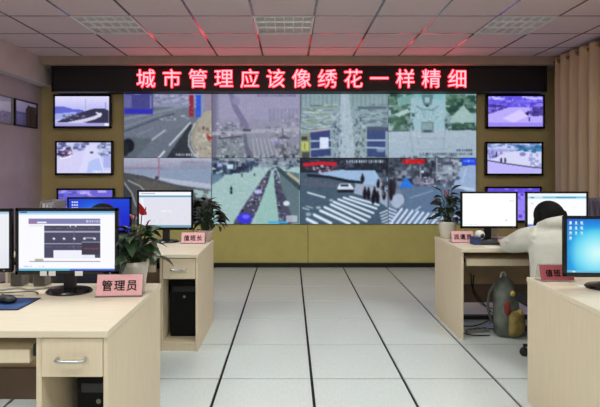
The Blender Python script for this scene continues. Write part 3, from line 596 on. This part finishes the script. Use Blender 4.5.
# ------------------------------------------------------------------ desks
DZ = .735
def desk(x0, x1, y0, y1, label, ped, name='office_desk'):
    """users sit at the low-y side; ped = -1 / +1: side with the drawer pedestal"""
    W, D = x1 - x0, y1 - y0
    t = thing(name, label, 'desk', (x0, y0, 0), 0, 'beige office desks')
    box('desktop', 0, W, 0, D, DZ - .028, DZ, laminate, t, .003, 2)
    z1 = DZ - .0285; th = .022
    box('side_panel', .004, th, .012, D - .004, 0, z1, laminate_v, t, .0015)
    box('side_panel', W - th, W - .004, .012, D - .004, 0, z1, laminate_v, t, .0015)
    pw = .262
    a, b = (W - th - pw, W - th) if ped > 0 else (th, th + pw)
    ix = a if ped > 0 else b
    box('pedestal_panel', ix - th / 2 if ped > 0 else ix - th / 2, ix + th / 2, .02, D - .06, 0, z1, laminate_v, t, .0015)
    pa, pb = (ix + th / 2, W - th) if ped > 0 else (th, ix - th / 2)
    box('pedestal_bottom', pa, pb, .03, D - .06, .045, .065, laminate_v, t)
    box('plinth', pa, pb, .025, .04, 0, .044, laminate_v, t)
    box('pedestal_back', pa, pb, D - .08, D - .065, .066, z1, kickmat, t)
    dr = box('drawer', pa + .003, pb - .003, .012, .40, z1 - .16, z1 - .006, laminate_v, t, .002)
    m = (pa + pb) / 2; bm = bmesh.new()
    add_tube(bm, [(m - .055, .012, z1 - .085), (m - .052, -.012, z1 - .087), (m, -.016, z1 - .088), (m + .052, -.012, z1 - .087), (m + .055, .012, z1 - .085)], .007, 8, 5)
    bm_obj('handle', bm, chrome, dr, True)
    ka, kb = (th, ix - th / 2) if ped > 0 else (ix + th / 2, W - th)
    tr = box('keyboard_tray', ka + .035, kb - .035, .035, .38, z1 - .115, z1 - .06, laminate_v, t, .003)
    for s, xx in ((-1, ka), (1, kb - .03)): box('tray_slide', xx + .002, xx + .028, .05, .42, z1 - .09, z1 - .045, black, t)
    box('modesty_panel', ka, kb, D - .10, D - .082, .30, z1, modesty, t)
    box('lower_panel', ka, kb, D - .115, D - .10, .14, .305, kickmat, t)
    return t, (x0 + pa, x0 + pb)
dA, pA = desk(-2.20, -.724, 1.85, 2.62, 'nearest beige desk at left with drawer, holding a wide black monitor', 1)
dB, pB = desk(-2.15, -.69, 3.50, 4.235, 'beige desk at left centre, behind the nearest left desk', 1)
dC, pC = desk(1.372, 2.80, 3.73, 4.43, 'beige desk at right centre where the person in pale jacket sits', 1)
dD, pD = desk(1.405, 2.85, 2.0, 2.77, 'nearest beige desk at right, below the bright cyan screen', 1)
tower_m = mat('matt_black_case', (12, 12, 13), .7, spec=.25)
def tower(x, y, label, h=.42, d=.42, w=.19):
    t = thing('computer_tower', label, 'computer', (x, y, .066), 0, 'computer towers inside desks')
    box('case', -w / 2, w / 2, .012, d, 0, h, tower_m, t, .006, 2)
    box('front_panel', -w / 2, w / 2, 0, .014, 0, h, tower_m, t, .004)
    box('drive_bay', -w / 2 + .02, w / 2 - .02, -.003, .002, h - .09, h - .05, dark, t)
    bm = bmesh.new(); add_ell(bm, (0, -.001, h - .13), .011, .004, .011); bm_obj('power_button', bm, grey, t, True)
tower((pA[0] + pA[1]) / 2 + .03, 1.85 + .2, 'black computer tower inside the nearest left desk')
tower((pB[0] + pB[1]) / 2 + .01, 3.50 + .15, 'black computer tower inside the left centre desk', .44, .42, .22)

# ------------------------------------------------------------------ monitors
def monitor(x, y, yaw, w, h, zb, pic, label, base_r=.12, bez=.017, gain=1.0, tags=False):
    t = thing('computer_monitor', label, 'monitor', (x, y, DZ + .001), R(yaw), 'desk monitors')
    z0 = zb - DZ; f = -.03
    bm = bmesh.new()
    for a, c, d, e in ((-w / 2, w / 2, z0, z0 + bez * 1.25), (-w / 2, w / 2, z0 + h - bez, z0 + h), (-w / 2, -w / 2 + bez, z0, z0 + h), (w / 2 - bez, w / 2, z0, z0 + h)): add_box(bm, a, c, f - .008, f + .012, d, e, .003)
    bz = bm_obj('bezel', bm, black_s, t)
    bm = bmesh.new(); add_box(bm, -w / 2 + .004, w / 2 - .004, f + .004, f + .022, z0 + .004, z0 + h - .004)
    add_box(bm, -w * .32, w * .32, f + .02, f + .045, z0 + h * .14, z0 + h * .8, .012, 2); bm_obj('back_shell', bm, black, t)
    screen('screen', pic, w - 2 * bez, h - 2.25 * bez, t, (0, f - .003, z0 + h / 2 + bez * .125), gain)
    bm = bmesh.new(); add_box(bm, -.03, .03, f + .018, f + .05, .008, z0 + h * .35, .006, 2); bm_obj('neck', bm, black, t)
    bm = bmesh.new(); add_lathe(bm, [(1, 0), (1, .006), (.93, .014), (.5, .02), (.2, .024)], 36, (0, -.005, 0), base_r, base_r * .72); bm_obj('base', bm, black_s, t, False)
    bm = bmesh.new(); add_ell(bm, (w / 2 - .04, f - .008, z0 + bez * .6), .005, .003, .004, seg=8); bm_obj('power_button', bm, grey, bz, True)
    if tags:
        for a, b in ((-.135, -.10), (-.09, -.055), (.045, .085)): box('paper_tag', a, b, f - .0095, f - .0075, z0 - .004, z0 + .02, white_p, bz)
    return t
monitor(-1.153, 2.44, 0, .53, .345, .83, mon_a(), 'wide black monitor showing a dark grid page on the nearest left desk', .118, tags=True)
monitor(-1.705, 2.42, 6, .53, .33, .842, mon_plain(), 'monitor with blank pale screen cut by the left photo edge')
monitor(-1.09, 4.10, 0, .487, .348, .843, mon_b(), 'monitor with pale lilac page beside plant on the left centre desk', .115)
monitor(-1.632, 4.02, 0, .55, .335, .80, mon_b2(), 'monitor with deep blue desktop peeking above the nearest left monitor')
monitor(1.781, 4.20, 0, .51, .33, .843, mon_c1(), 'monitor with blank white page left of the seated person')
monitor(2.387, 4.20, 0, .557, .33, .843, mon_c2(), 'monitor with white page and blue toolbar behind the dark haired head')
monitor(1.735, 2.52, -3, .53, .325, .80, mon_d(), 'nearest right monitor with bright cyan desktop and icons', .135)

# ------------------------------------------------------------------ name cards
def name_card(x, y, yaw, w, h, text, label, card=None, size=.05, zt=.012):
    t = thing('name_card', label, 'name card', (x, y, DZ + .001), R(yaw), 'pink desk name cards')
    card = card or pink_m
    M = Matrix.Rotation(R(-16), 4, 'X')
    box('card', -w / 2, w / 2, -.0015, .0015, .004, h, card, t, M=M)
    M2 = Matrix.Translation((0, .062, 0)) @ Matrix.Rotation(R(16), 4, 'X')
    box('acrylic_back', -w / 2 - .003, w / 2 + .003, -.001, .001, .001, h + .003, acryl, t, M=M2)
    box('acrylic_foot', -w / 2 - .003, w / 2 + .003, -.012, .072, -.0005, .0015, acryl, t)
    me = text_mesh(text, size, .0004, .0009, 1.18); me.transform(M @ Matrix.Translation((0, -.003, h * .5)))
    link('lettering', me, ink_m, t)
name_card(-.862, 2.345, 4, .225, .108, '管理员', 'pink name card reading 管理员 at the corner of the nearest left desk', size=.056)
name_card(-.835, 4.0, 0, .20, .095, '值班长', 'pink name card in front of the dense dark plant', size=.05)
name_card(1.505, 4.05, 0, .19, .10, '派遣员', 'pink name card beside the white pot with pinkish leaves', size=.05)
name_card(1.53, 2.66, 0, .19, .092, '值班员', 'deep pink name card partly hidden by the cyan monitor', dpink_m, size=.042)

# ------------------------------------------------------------------ plants
def leaf_mesh(L, W, m, curl=.25, heart=False):
    bm = bmesh.new(); n = 6; rows = []
    for i in range(n + 1):
        s = i / n; wd = W * (math.sin(math.pi * min(1, s * .92 + .08)) ** .8) * (1 - .35 * s) + .0005
        if heart: wd = W * (1 - s) ** .75 * min(1, .75 + s * 3) + .0005
        y = L * s; z = -curl * L * s * s
        rows.append([bm.verts.new((-wd, y, z + wd * .35)), bm.verts.new((0, y, z)), bm.verts.new((wd, y, z + wd * .35))])
    for a, b in zip(rows, rows[1:]):
        for k in range(2): bm.faces.new((a[k], a[k + 1], b[k + 1], b[k]))
    me = bpy.data.meshes.new('leaf'); bm.to_mesh(me); bm.free(); me.materials.append(m)
    for p in me.polygons: p.use_smooth = True
    return me
def plant(x, y, label, pr, ph, n, spread, top, lm, L, flowers=(), extra=None, pot=None, seed=1, low=.0, name='potted_plant', skew=0, xmin=-9, yb=-9):
    rg = random.Random(seed)
    t = thing(name, label, 'plant', (x, y, DZ + .001), 0, 'potted plants on the desks')
    bm = bmesh.new(); add_lathe(bm, [(pr * .68, 0), (pr * .74, .004), (pr * .95, ph * .8), (pr * 1.0, ph * .86), (pr * 1.0, ph), (pr * .9, ph), (pr * .86, ph * .84), (pr * .8, ph * .82)], 28)
    pt = bm_obj('pot', bm, pot or pot_m, t, True)
    bm = bmesh.new(); add_lathe(bm, [(pr * .84, ph * .8), (pr * .8, ph * .88), (pr * .3, ph * .9)], 20); bm_obj('soil', bm, soil_m, t, True)
    meshes = [leaf_mesh(L * s, L * .36 * s, lm, c) for s, c in ((1, .25), (.85, .45), (.7, .1), (1.15, .55))]
    em = leaf_mesh(L * .9, L * .22, extra, .3) if extra else None
    for k in range(n):
        az = k * 2.399 + rg.uniform(-.3, .3); s = (k + .5) / n
        hgt = ph + low + (top - ph - low) * (1 - s) ** .8 * rg.uniform(.85, 1.05)
        rad = spread * (.25 + .75 * math.sqrt(s)) * rg.uniform(.6, 1.05)
        p = Vector((rad * math.cos(az) * .72 + skew * s * .5, rad * math.sin(az) * .55, hgt))
        p.x = max(p.x, xmin)
        if p.x < -.03 and p.y < yb: p.y = yb + rg.uniform(0, .04)
        me = em if (em and k in (1, 3, 6)) else meshes[k % 4]
        o = link('leaf', me, None, t); o.location = p
        o.rotation_euler = (R(rg.uniform(-5, 50) * (1 - s) + rg.uniform(-25, 5) * s), R(rg.uniform(-25, 25)), az - math.pi / 2 + rg.uniform(-.4, .4))
        bm = bmesh.new(); b0 = Vector((rg.uniform(-.3, .3) * pr, rg.uniform(-.3, .3) * pr, ph * .85))
        add_tube(bm, [b0, b0.lerp(p, .5) + Vector((0, 0, .02)), p], .0028, 5, 4); bm_obj('stem', bm, stem_m, t, True)
    for (fx_, fy_, fz_, fl_, m, yaw, pit) in flowers:
        p = Vector((fx_, fy_, fz_)); bm = bmesh.new(); add_tube(bm, [(0, 0, ph * .85), (fx_ * .6, fy_ * .6, fz_ * .6), p], .003, 5, 5); bm_obj('flower_stem', bm, stem_m, t, True)
        o = link('flower', leaf_mesh(fl_, fl_ * .48, m, .05, True), None, t); o.location = p; o.rotation_euler = (R(pit), 0, R(yaw))
        bm = bmesh.new(); add_loft(bm, [((0, 0, .004), .0045, .0045), ((0, fl_ * .3, .03), .004, .004), ((0, fl_ * .5, .036), .002, .002)], 8); bm_obj('spadix', bm, darkred_m, o, True)
    return t
plant(-.835, 2.505, 'potted anthurium with red flower on the nearest left desk', .075, .15, 60, .18, .33, leaf_m, .088,
      flowers=[(.045, -.02, .395, .07, red_m, 150, 78), (.005, -.02, .37, .05, darkred_m, 60, 40), (.07, -.03, .33, .06, leaf_d, -70, 10)], seed=4, name='potted_anthurium', xmin=-.10, yb=.01)
plant(-.76, 4.15, 'dense dark leafy plant in pinkish pot on the left centre desk', .075, .10, 80, .19, .36, leaf_d, .09, pot=pot_p, seed=9, low=.03, skew=.05, xmin=-.085, yb=.03)
plant(1.465, 4.335, 'leafy plant with pinkish young leaves in white pot, right centre desk', .085, .155, 40, .17, .44, leaf_d, .105, extra=leaf_p, seed=5)

# ------------------------------------------------------------------ things on the desks
t = thing('mouse_pad', 'dark blue printed mouse pad on the nearest left desk', 'mouse pad', (-1.36, 2.215, DZ + .001))
pm = mat('mouse_pad_print', (30, 52, 92), .7, noise=.7, nscale=14)
box('pad', -.125, .125, -.098, .098, 0, .003, black, t, .001); box('print', -.118, .118, -.091, .091, .0031, .0036, pm, t)
def mouse(x, y, z, label, m, rz=0):
    t = thing('computer_mouse', label, 'mouse', (x, y, z), rz, 'computer mice'); bm = bmesh.new()
    add_loft(bm, [((0, -.055, .010), .012, .008), ((0, -.045, .014), .027, .013), ((0, -.01, .018), .031, .017), ((0, .03, .016), .029, .0145), ((0, .05, .011), .02, .009), ((0, .056, .009), .008, .004)], 16, hint=(0, 0, 1))
    for v in bm.verts: v.co.z = max(v.co.z, .0005)
    bm_obj('shell', bm, m, t, True)
    bm = bmesh.new(); add_lathe(bm, [(.006, -.003), (.007, 0), (.006, .003)], 12); bmesh.ops.rotate(bm, verts=bm.verts, matrix=Matrix.Rotation(R(90), 3, 'Y')); bmesh.ops.translate(bm, verts=bm.verts, vec=(0, .03, .029)); bm_obj('wheel', bm, dark, t, True)
mouse(-1.36, 2.235, DZ + .0047, 'black mouse on the blue mouse pad', black, R(60))
for k, x in enumerate((-1.50, -1.375)):
    t = thing('desk_speaker', ['small grey desk speaker between the two left monitors', 'small grey desk speaker under the wide left monitor'][k], 'speaker', (x, 2.555, DZ + .001), 0, 'small grey speakers')
    box('cabinet', -.036, .036, 0, .06, 0, .075, grey, t, .006, 2); box('grille', -.030, .030, -.004, .001, .008, .068, mat('speaker_grille', (110, 108, 104), .7, bump=.4, bscale=500), t, .002)
def cable(label, pts, r=.004, m=None, name='cable'):
    bm = bmesh.new(); add_tube(bm, pts, r, 6, 6); o = bm_obj(name, bm, m or black, None, True); return tag(o, label, 'cable')
z = DZ + .006
cable('grey cable coiled under the wide left monitor', [(-1.57, 2.47, z), (-1.52, 2.455, z), (-1.45, 2.49, z), (-1.38, 2.46, z), (-1.30, 2.50, z), (-1.24, 2.545, z), (-1.20, 2.58, z)], .005, mat('grey_cable', (150, 146, 140), .6))
cable('thin black cable lying before the small grey speakers', [(-1.575, 2.40, z), (-1.50, 2.395, z), (-1.42, 2.41, z), (-1.34, 2.42, z), (-1.30, 2.40, z), (-1.285, 2.37, z)], .003)
cable('pale cable lying in front of the left speaker', [(-1.57, 2.36, z), (-1.52, 2.35, z), (-1.46, 2.355, z), (-1.40, 2.36, z), (-1.345, 2.35, z)], .004, mat('pale_cable', (200, 196, 188), .6))
t = thing('magazine_file', 'grey upright file box left of the blue monitor', 'file box', (-2.06, 4.05, DZ + .001))
bm = bmesh.new()
for a in (((-.06, .06), (-.10, -.095), (0, .30)), ((-.06, .06), (.095, .10), (0, .37)), ((-.06, -.055), (-.1, .1), (0, .365)), ((.055, .06), (-.1, .1), (0, .365)), ((-.06, .06), (-.1, .1), (0, .005))): add_box(bm, *a[0], *a[1], *a[2])
bm_obj('box', bm, mat('grey_card', (150, 145, 150), .7), t)
for k in range(3): box('document', -.045 + k * .03, -.025 + k * .03, -.09, .09, .006, .345 - k * .012, mat('paper_grey', (190, 188, 190), .8), t)
# right centre desk
t = thing('keyboard', 'black keyboard under the hand of the seated person', 'keyboard', (1.80, 3.99, DZ + .001), 0)
box('body', -.21, .21, -.065, .065, 0, .018, black, t, .004)
bm = bmesh.new(); add_box(bm, -.0075, .0075, -.0075, .0075, 0, .006, .0015); bmesh.ops.recalc_face_normals(bm, faces=bm.faces); km = bpy.data.meshes.new('key'); bm.to_mesh(km); bm.free(); km.materials.append(dark)
for r in range(5):
    for k in range(20): link('key', km, None, t, loc=(-.19 + k * .02, -.045 + r * .0225, .018))
t = thing('tin_box', 'small blue box beside the pink card on the right centre desk', 'box', (1.575, 3.96, DZ + .001), R(6))
bl = mat('blue_card', (52, 66, 118), .5); box('body', -.03, .03, -.04, .04, 0, .055, bl, t, .003); box('lid', -.031, .031, -.041, .041, .055, .066, mat('dark_blue_card', (40, 48, 84), .5), t, .002)
t = thing('web_camera', 'small white round device standing under the blank white monitor', 'device', (1.665, 4.09, DZ + .001))
bm = bmesh.new(); add_lathe(bm, [(.036, 0), (.036, .008), (.014, .014), (.012, .03)], 20); bm_obj('stand', bm, white_p, t, True)
bm = bmesh.new(); add_ell(bm, (0, 0, .062), .043, .043, .04); bm_obj('dome', bm, white_p, t, True)
bm = bmesh.new(); add_ell(bm, (.008, -.036, .058), .02, .012, .02); bm_obj('lens', bm, dark, t, True)
t = thing('network_router', 'small cream network box behind the stand of white monitor', 'router', (1.885, 4.35, DZ + .001))
box('case', -.05, .05, -.035, .035, 0, .085, mat('cream_plastic', (206, 200, 170), .5), t, .006, 2)
for k in range(4): box('indicator', -.035 + k * .018, -.027 + k * .018, -.037, -.034, .02, .027, dark, t)
t = thing('paper_sheet', 'white paper note at the front edge of right centre desk', 'paper', (1.655, 3.80, DZ + .001), R(8)); box('sheet', -.06, .06, -.03, .03, 0, .002, mat('white_paper', (240, 240, 236), .8), t); box('sheet', -.055, .062, -.028, .032, .0021, .004, MATS['white_paper'], t)
t = thing('paper_slip', 'small white slip beside the cyan monitor base', 'paper', (1.60, 2.545, DZ + .001), R(-10)); box('sheet', -.03, .03, -.02, .02, 0, .004, MATS['white_paper'], t)

# ------------------------------------------------------------------ floor cables, power strip, backpack
def fcable(label, pts, r=.005): return cable(label, pts, r)
fcable('black cable hanging under the nearest left desk, leftmost', [(-1.72, 2.36, .55), (-1.70, 2.30, .42), (-1.60, 2.25, .25), (-1.52, 2.2, .1), (-1.47, 2.15, .008), (-1.40, 2.1, .008)])
fcable('black cable crossing under the nearest left desk to the right', [(-1.47, 2.36, .55), (-1.50, 2.30, .42), (-1.60, 2.28, .25), (-1.56, 2.22, .1), (-1.50, 2.2, .008), (-1.35, 2.22, .008)])
fcable('black cable dropping from right centre desk to the floor', [(1.66, 4.28, .42), (1.67, 4.25, .28), (1.75, 4.2, .16), (1.82, 4.1, .06), (1.80, 3.98, .008), (1.72, 3.99, .008), (1.60, 4.01, .008)])
fcable('thin black cable looped between the backpack and desk side', [(1.69, 4.28, .40), (1.68, 4.26, .24), (1.76, 4.22, .14), (1.86, 4.2, .1), (1.78, 4.12, .05), (1.62, 4.07, .008), (1.48, 4.05, .008), (1.43, 3.93, .008), (1.50, 3.84, .008), (1.64, 3.83, .008)])
t = thing('power_strip', 'grey power strip lying on floor under the right centre desk', 'power strip', (1.58, 3.93, 0), R(12))
box('body', -.10, .10, -.022, .022, 0, .03, grey, t, .005, 2)
for k in range(4): box('socket', -.085 + k * .045, -.055 + k * .045, -.013, .013, .0295, .0315, dark, t)
box('cable_duct', 1.40, 2.40, 4.26, 4.30, 0, .035, mat('dark_duct', (40, 38, 40), .5)); tag(bpy.data.objects['cable_duct'], 'low dark cable duct on floor under the right centre desk', 'cable duct')
t = thing('backpack', 'grey green backpack with yellow and red patches on floor by the chair', 'backpack', (1.80, 3.87, 0), R(25))
bpm = mat('grey_green_cloth', (104, 112, 104), .85, noise=.2, nscale=9, bump=.2, bscale=60)
bm = bmesh.new(); add_loft(bm, [((0, 0, .004), .09, .06), ((0, 0, .02), .115, .085), ((0, .0, .15), .125, .09), ((0, .015, .32), .115, .075), ((0, .03, .43), .085, .055), ((0, .035, .47), .04, .03)], 20, hint=(0, 1, 0)); bm_obj('sack', bm, bpm, t, True)
bm = bmesh.new(); add_loft(bm, [((0, -.085, .03), .07, .03), ((0, -.10, .08), .085, .04), ((0, -.095, .18), .08, .035), ((0, -.08, .22), .05, .02)], 16, hint=(0, 1, 0)); bm_obj('pocket', bm, mat('ochre_cloth', (150, 132, 74), .85, noise=.2, nscale=14), t, True)
bm = bmesh.new(); add_ell(bm, (-.075, -.07, .25), .03, .022, .06); bm_obj('red_patch', bm, mat('red_cloth', (140, 58, 54), .85), t, True)
bm = bmesh.new(); add_ell(bm, (.035, -.10, .20), .03, .02, .035); bm_obj('yellow_patch', bm, mat('yellow_cloth', (196, 178, 84), .85), t, True)
bm = bmesh.new(); add_ell(bm, (-.02, -.075, .36), .022, .016, .025); bm_obj('yellow_patch', bm, MATS['yellow_cloth'], t, True)
for s in (-1, 1):
    bm = bmesh.new(); add_tube(bm, [(s * .06, .06, .42), (s * .075, .11, .33), (s * .08, .12, .2), (s * .07, .085, .08)], .012, 8); bm_obj('strap', bm, bpm, t, True)
bm = bmesh.new(); add_tube(bm, [(-.035, .035, .455), (-.02, .035, .505), (.02, .035, .505), (.035, .035, .455)], .008, 8); bm_obj('top_handle', bm, mat('pale_strap', (190, 190, 184), .8), t, True)

# ------------------------------------------------------------------ chairs
def chair(x, y, rz, label, back_lo=.50, back_hi=.70, bw=.40, arms=False):
    t = thing('office_chair', label, 'chair', (x, y, 0), rz, 'black office chairs')
    box('seat', -.25, .25, -.22, .24, .38, .455, fabric_b, t, .03, 3, smooth=True)
    box('backrest', -bw / 2, bw / 2, -.30, -.255, back_lo, back_hi, fabric_b, t, .02, 3, smooth=True)
    bm = bmesh.new(); add_tube(bm, [(0, -.12, .372), (0, -.27, .372), (0, -.315, .44), (0, -.312, back_lo + .08)], .014, 8); bm_obj('back_support', bm, black, t, True)
    bm = bmesh.new(); add_lathe(bm, [(.03, .10), (.03, .22), (.02, .222), (.02, .36), (.08, .372), (.08, .379)], 20); bm_obj('column', bm, dark, t, True)
    for k in range(5):
        a = k * 2 * math.pi / 5; c, s = math.cos(a), math.sin(a); bm = bmesh.new()
        add_loft(bm, [((.02 * c, .02 * s, .10), .022, .018), ((.27 * c, .27 * s, .078), .014, .011)], 8, hint=(0, 0, 1)); l = bm_obj('leg', bm, black, t, True)
        bm = bmesh.new()
        for q in (-.013, .013):
            b2 = bmesh.new(); add_lathe(b2, [(.02, -.008), (.029, -.006), (.029, .006), (.02, .008)], 14); bmesh.ops.rotate(b2, verts=b2.verts, matrix=Matrix.Rotation(R(90), 3, 'X')); bmesh.ops.rotate(b2, verts=b2.verts, matrix=Matrix.Rotation(a, 3, 'Z')); bmesh.ops.translate(b2, verts=b2.verts, vec=(.265 * c - q * s, .265 * s + q * c, .03)); merge(bm, b2)
        add_loft(bm, [((.265 * c, .265 * s, .03), .008, .008), ((.265 * c, .265 * s, .08), .008, .008)], 8); bm_obj('caster', bm, black, l, True)
    if arms:
        for s in (-1, 1):
            bm = bmesh.new(); add_tube(bm, [(s * .24, .05, .40), (s * .30, .05, .42), (s * .30, .04, .60)], .014, 8); add_box(bm, s * .30 - .025, s * .30 + .025, -.12, .14, .60, .625, .01, 2); bm_obj('armrest', bm, black, t, True)
    return t
PX, PY = 1.94, 3.30
chair(PX, PY - .02, 0, 'black office chair under the person in the pale jacket')
chair(-1.30, 3.02, 0, 'black office chair behind the nearest left desk')
t = chair(3.13, 4.52, R(180), 'black office chair with a lilac grey jacket, far right behind white monitor', .55, 1.02, .46)
dj = bmesh.new(); add_loft(dj, [((0, -.28, .50), .27, .06), ((0, -.28, .75), .265, .065), ((0, -.28, .95), .25, .06), ((0, -.28, 1.06), .20, .045), ((0, -.28, 1.08), .1, .02)], 28, hint=(0, 1, 0))
for k in range(9): add_loft(dj, [((-.24 + k * .06, -.225, .5), .012, .015), ((-.22 + k * .055, -.22, .9), .012, .012), ((-.18 + k * .045, -.235, 1.05), .008, .01)], 8, hint=(0, 1, 0))
jm = remesh(dj, .012, 3); o = link('draped_jacket', jm, mat('lilac_grey_cloth', (92, 84, 104), .85, noise=.35, nscale=9, stretch=(4, 1, .4))); o.location = (3.13, 4.52, 0); o.rotation_euler = (0, 0, R(180)); tag(o, 'lilac grey jacket draped over chair back at the far right edge', 'jacket')

# ------------------------------------------------------------------ people
def person(x, y, label, jm, lh, rh, LS=0):
    """seated, facing +Y, bent towards the desk; lh/rh: hand targets (local)"""
    bm = bmesh.new()
    add_loft(bm, [((0, -.03, .475), .15, .10), ((0, -.02, .54), .165, .115), ((0, .0, .66), .14, .10), ((0, .05, .80), .16, .105), ((0, .085, .90), .16, .085), ((0, .11, .945), .085, .06), ((0, .14, .985), .052, .052), ((0, .17, 1.02), .05, .05)], 20)
    HM = Matrix.Rotation(R(-22), 4, 'X'); hc = Vector((0, .20, 1.012))
    add_ell(bm, hc, .075, .094, .108, HM)
    add_ell(bm, hc + HM @ Vector((0, .03, -.06)), .056, .06, .056, HM)
    add_loft(bm, [(hc + HM @ Vector((0, .088, .02)), .009, .006), (hc + HM @ Vector((0, .112, -.022)), .016, .012)], 8)
    for s in (-1, 1):
        add_ell(bm, hc + HM @ Vector((s * .076, .0, -.012)), .011, .02, .03, HM, 10)
        add_loft(bm, [((s * .08, -.02, .50), .07, .07), ((s * .09 + LS * .5, .2, .515), .06, .06), ((s * .095 + LS, .41, .50), .045, .045), ((s * .095 + LS, .43, .42), .043, .045), ((s * .095 + LS, .44, .28), .042, .044), ((s * .095 + LS, .45, .10), .034, .036), ((s * .095 + LS, .45, .05), .034, .036)], 14, hint=(1, 0, 0))
        add_loft(bm, [((s * .095 + LS, .42, .04), .03, .028), ((s * .1 + LS, .56, .032), .034, .02), ((s * .1 + LS, .63, .024), .02, .012)], 12, hint=(0, 0, 1))
        hd = Vector(lh if s < 0 else rh); el = Vector((s * .245, .30, .785)); sh = Vector((s * .165, .075, .895))
        add_loft(bm, [(sh, .055, .055), (sh.lerp(el, .5), .046, .046), (el, .04, .04), (el.lerp(hd, .5), .034, .034), (hd, .025, .022)], 12)
        d = (hd - el); d.z = 0; d.normalize(); nrm = Vector((-d.y, d.x, 0))
        add_loft(bm, [(hd, .026, .019), (hd + d * .04, .04, .016), (hd + d * .08, .04, .014), (hd + d * .09, .036, .012)], 12, hint=(0, 0, 1))
        for q, ln in zip((-.029, -.0095, .0095, .029), (.062, .078, .072, .055)):
            b0 = hd + d * .075 + nrm * q; add_loft(bm, [(b0, .009, .009), (b0 + d * ln * .5 + Vector((0, 0, .012)), .0085, .0085), (b0 + d * ln * .9 + Vector((0, 0, -.006)), .0075, .0075), (b0 + d * ln + Vector((0, 0, -.012)), .005, .005)], 8)
        th = -s; b0 = hd + d * .02 + nrm * (.024 * -th); add_loft(bm, [(b0, .011, .011), (b0 + d * .03 + nrm * (.024 * -th), .0105, .0105), (b0 + d * .062 + nrm * (.03 * -th) - Vector((0, 0, .008)), .0075, .0075)], 8)
    me = remesh(bm, .0065, 3)
    o = link('person', me, skin_m, None, True, (x, y, 0)); tag(o, label, 'person', 'seated people')
    for s in (-1, 1):
        b = bmesh.new(); add_ell(b, hc + HM @ Vector((s * .031, .078, .008)), .013, .010, .010, HM, 10); bm_obj('eye', b, mat('eye_dark', (30, 24, 22), .2), o, True)
        b = bmesh.new(); add_loft(b, [(hc + HM @ Vector((s * .014, .092, .03)), .003, .003), (hc + HM @ Vector((s * .045, .078, .03)), .003, .003)], 6); bm_obj('eyebrow', b, hair_m, o, True)
    b = bmesh.new(); add_ell(b, hc + HM @ Vector((0, .086, -.056)), .022, .008, .007, HM, 10); bm_obj('mouth', b, mat('lips', (170, 92, 84), .5), o, True)
    # hair
    b = bmesh.new(); add_ell(b, hc + HM @ Vector((0, -.016, .010)), .106, .108, .114, HM, 20)
    for s in (-1, 0, 1): add_loft(b, [(hc + HM @ Vector((s * .05, -.05, .02)), .06, .05), (hc + Vector((s * .062, -.075, -.04)), .05, .045), (hc + Vector((s * .066, -.075, -.11)), .034, .03)], 12)
    for s in (-1, 1): add_loft(b, [(hc + Vector((s * .06, -.02, .0)), .05, .06), (hc + Vector((s * .082, -.02, -.05)), .035, .05), (hc + Vector((s * .086, -.01, -.12)), .02, .03)], 12)
    link('hair', remesh(b, .007, 3), hair_m, o, True)
    # jacket
    b = bmesh.new()
    add_loft(b, [((0, -.035, .462), .238, .165), ((0, -.03, .50), .245, .165), ((0, -.012, .60), .236, .155), ((0, .01, .70), .228, .148), ((0, .05, .82), .218, .142), ((0, .075, .89), .195, .12), ((0, .10, .945), .14, .095), ((0, .11, .985), .105, .08), ((0, .115, 1.01), .085, .065)], 24)
    add_loft(b, [((-.115, .12, .955), .03, .03), ((-.085, .035, .985), .042, .042), ((0, .01, 1.0), .048, .05), ((.085, .035, .985), .042, .042), ((.115, .12, .955), .03, .03)], 12)
    for s in (-1, 1):
        hd = Vector(lh if s < 0 else rh); el = Vector((s * .25, .30, .79)); sh = Vector((s * .155, .07, .885)); wr = el.lerp(hd, .92)
        add_loft(b, [(sh, .085, .085), (sh.lerp(el, .35) + Vector((s * .02, 0, .0)), .085, .088), (sh.lerp(el, .75), .075, .078), (el, .07, .062), (el.lerp(wr, .5), .058, .052), (el.lerp(wr, .88), .048, .044), (wr, .038, .035)], 16)
        for q in (.2, .5, .8):   # folds across the sleeve
            c = sh.lerp(el, q); add_loft(b, [(c + Vector((s * .085, -.02, .02)), .014, .014), (c + Vector((s * .03, -.075, .03)), .016, .016), (c + Vector((-s * .03, -.085, .02)), .01, .01)], 8)
    link('jacket', remesh(b, .0085, 4), jm, o, True)
    b = bmesh.new()
    for s in (-1, 1): add_loft(b, [((s * .085, -.03, .515), .105, .095), ((s * .09 + LS * .5, .2, .52), .09, .085), ((s * .095 + LS, .43, .50), .073, .07), ((s * .095 + LS, .445, .42), .07, .068), ((s * .095 + LS, .455, .25), .066, .064), ((s * .095 + LS, .455, .07), .06, .06)], 16, hint=(1, 0, 0))
    link('trousers', remesh(b, .01, 3), trouser_m, o, True)
    for s in (-1, 1):
        b = bmesh.new(); add_loft(b, [((s * .095 + LS, .395, .045), .03, .035), ((s * .095 + LS, .43, .05), .043, .047), ((s * .1 + LS, .54, .042), .047, .04), ((s * .1 + LS, .63, .03), .04, .027), ((s * .1 + LS, .665, .02), .02, .014)], 16, hint=(0, 0, 1))
        for v in b.verts: v.co.z = max(v.co.z, .001)
        bm_obj('shoe', b, shoe_m, o, True)
    return o
person(PX, PY, 'person in pale cream jacket with black hair, seen from behind at desk', jacket_m, (-.20, .47, .775), (.10, .52, .775), .17)
person(-1.30, 3.04, 'person seated behind the wide left monitor, only black hair showing', navy_m, (-.15, .56, .775), (.15, .56, .775))
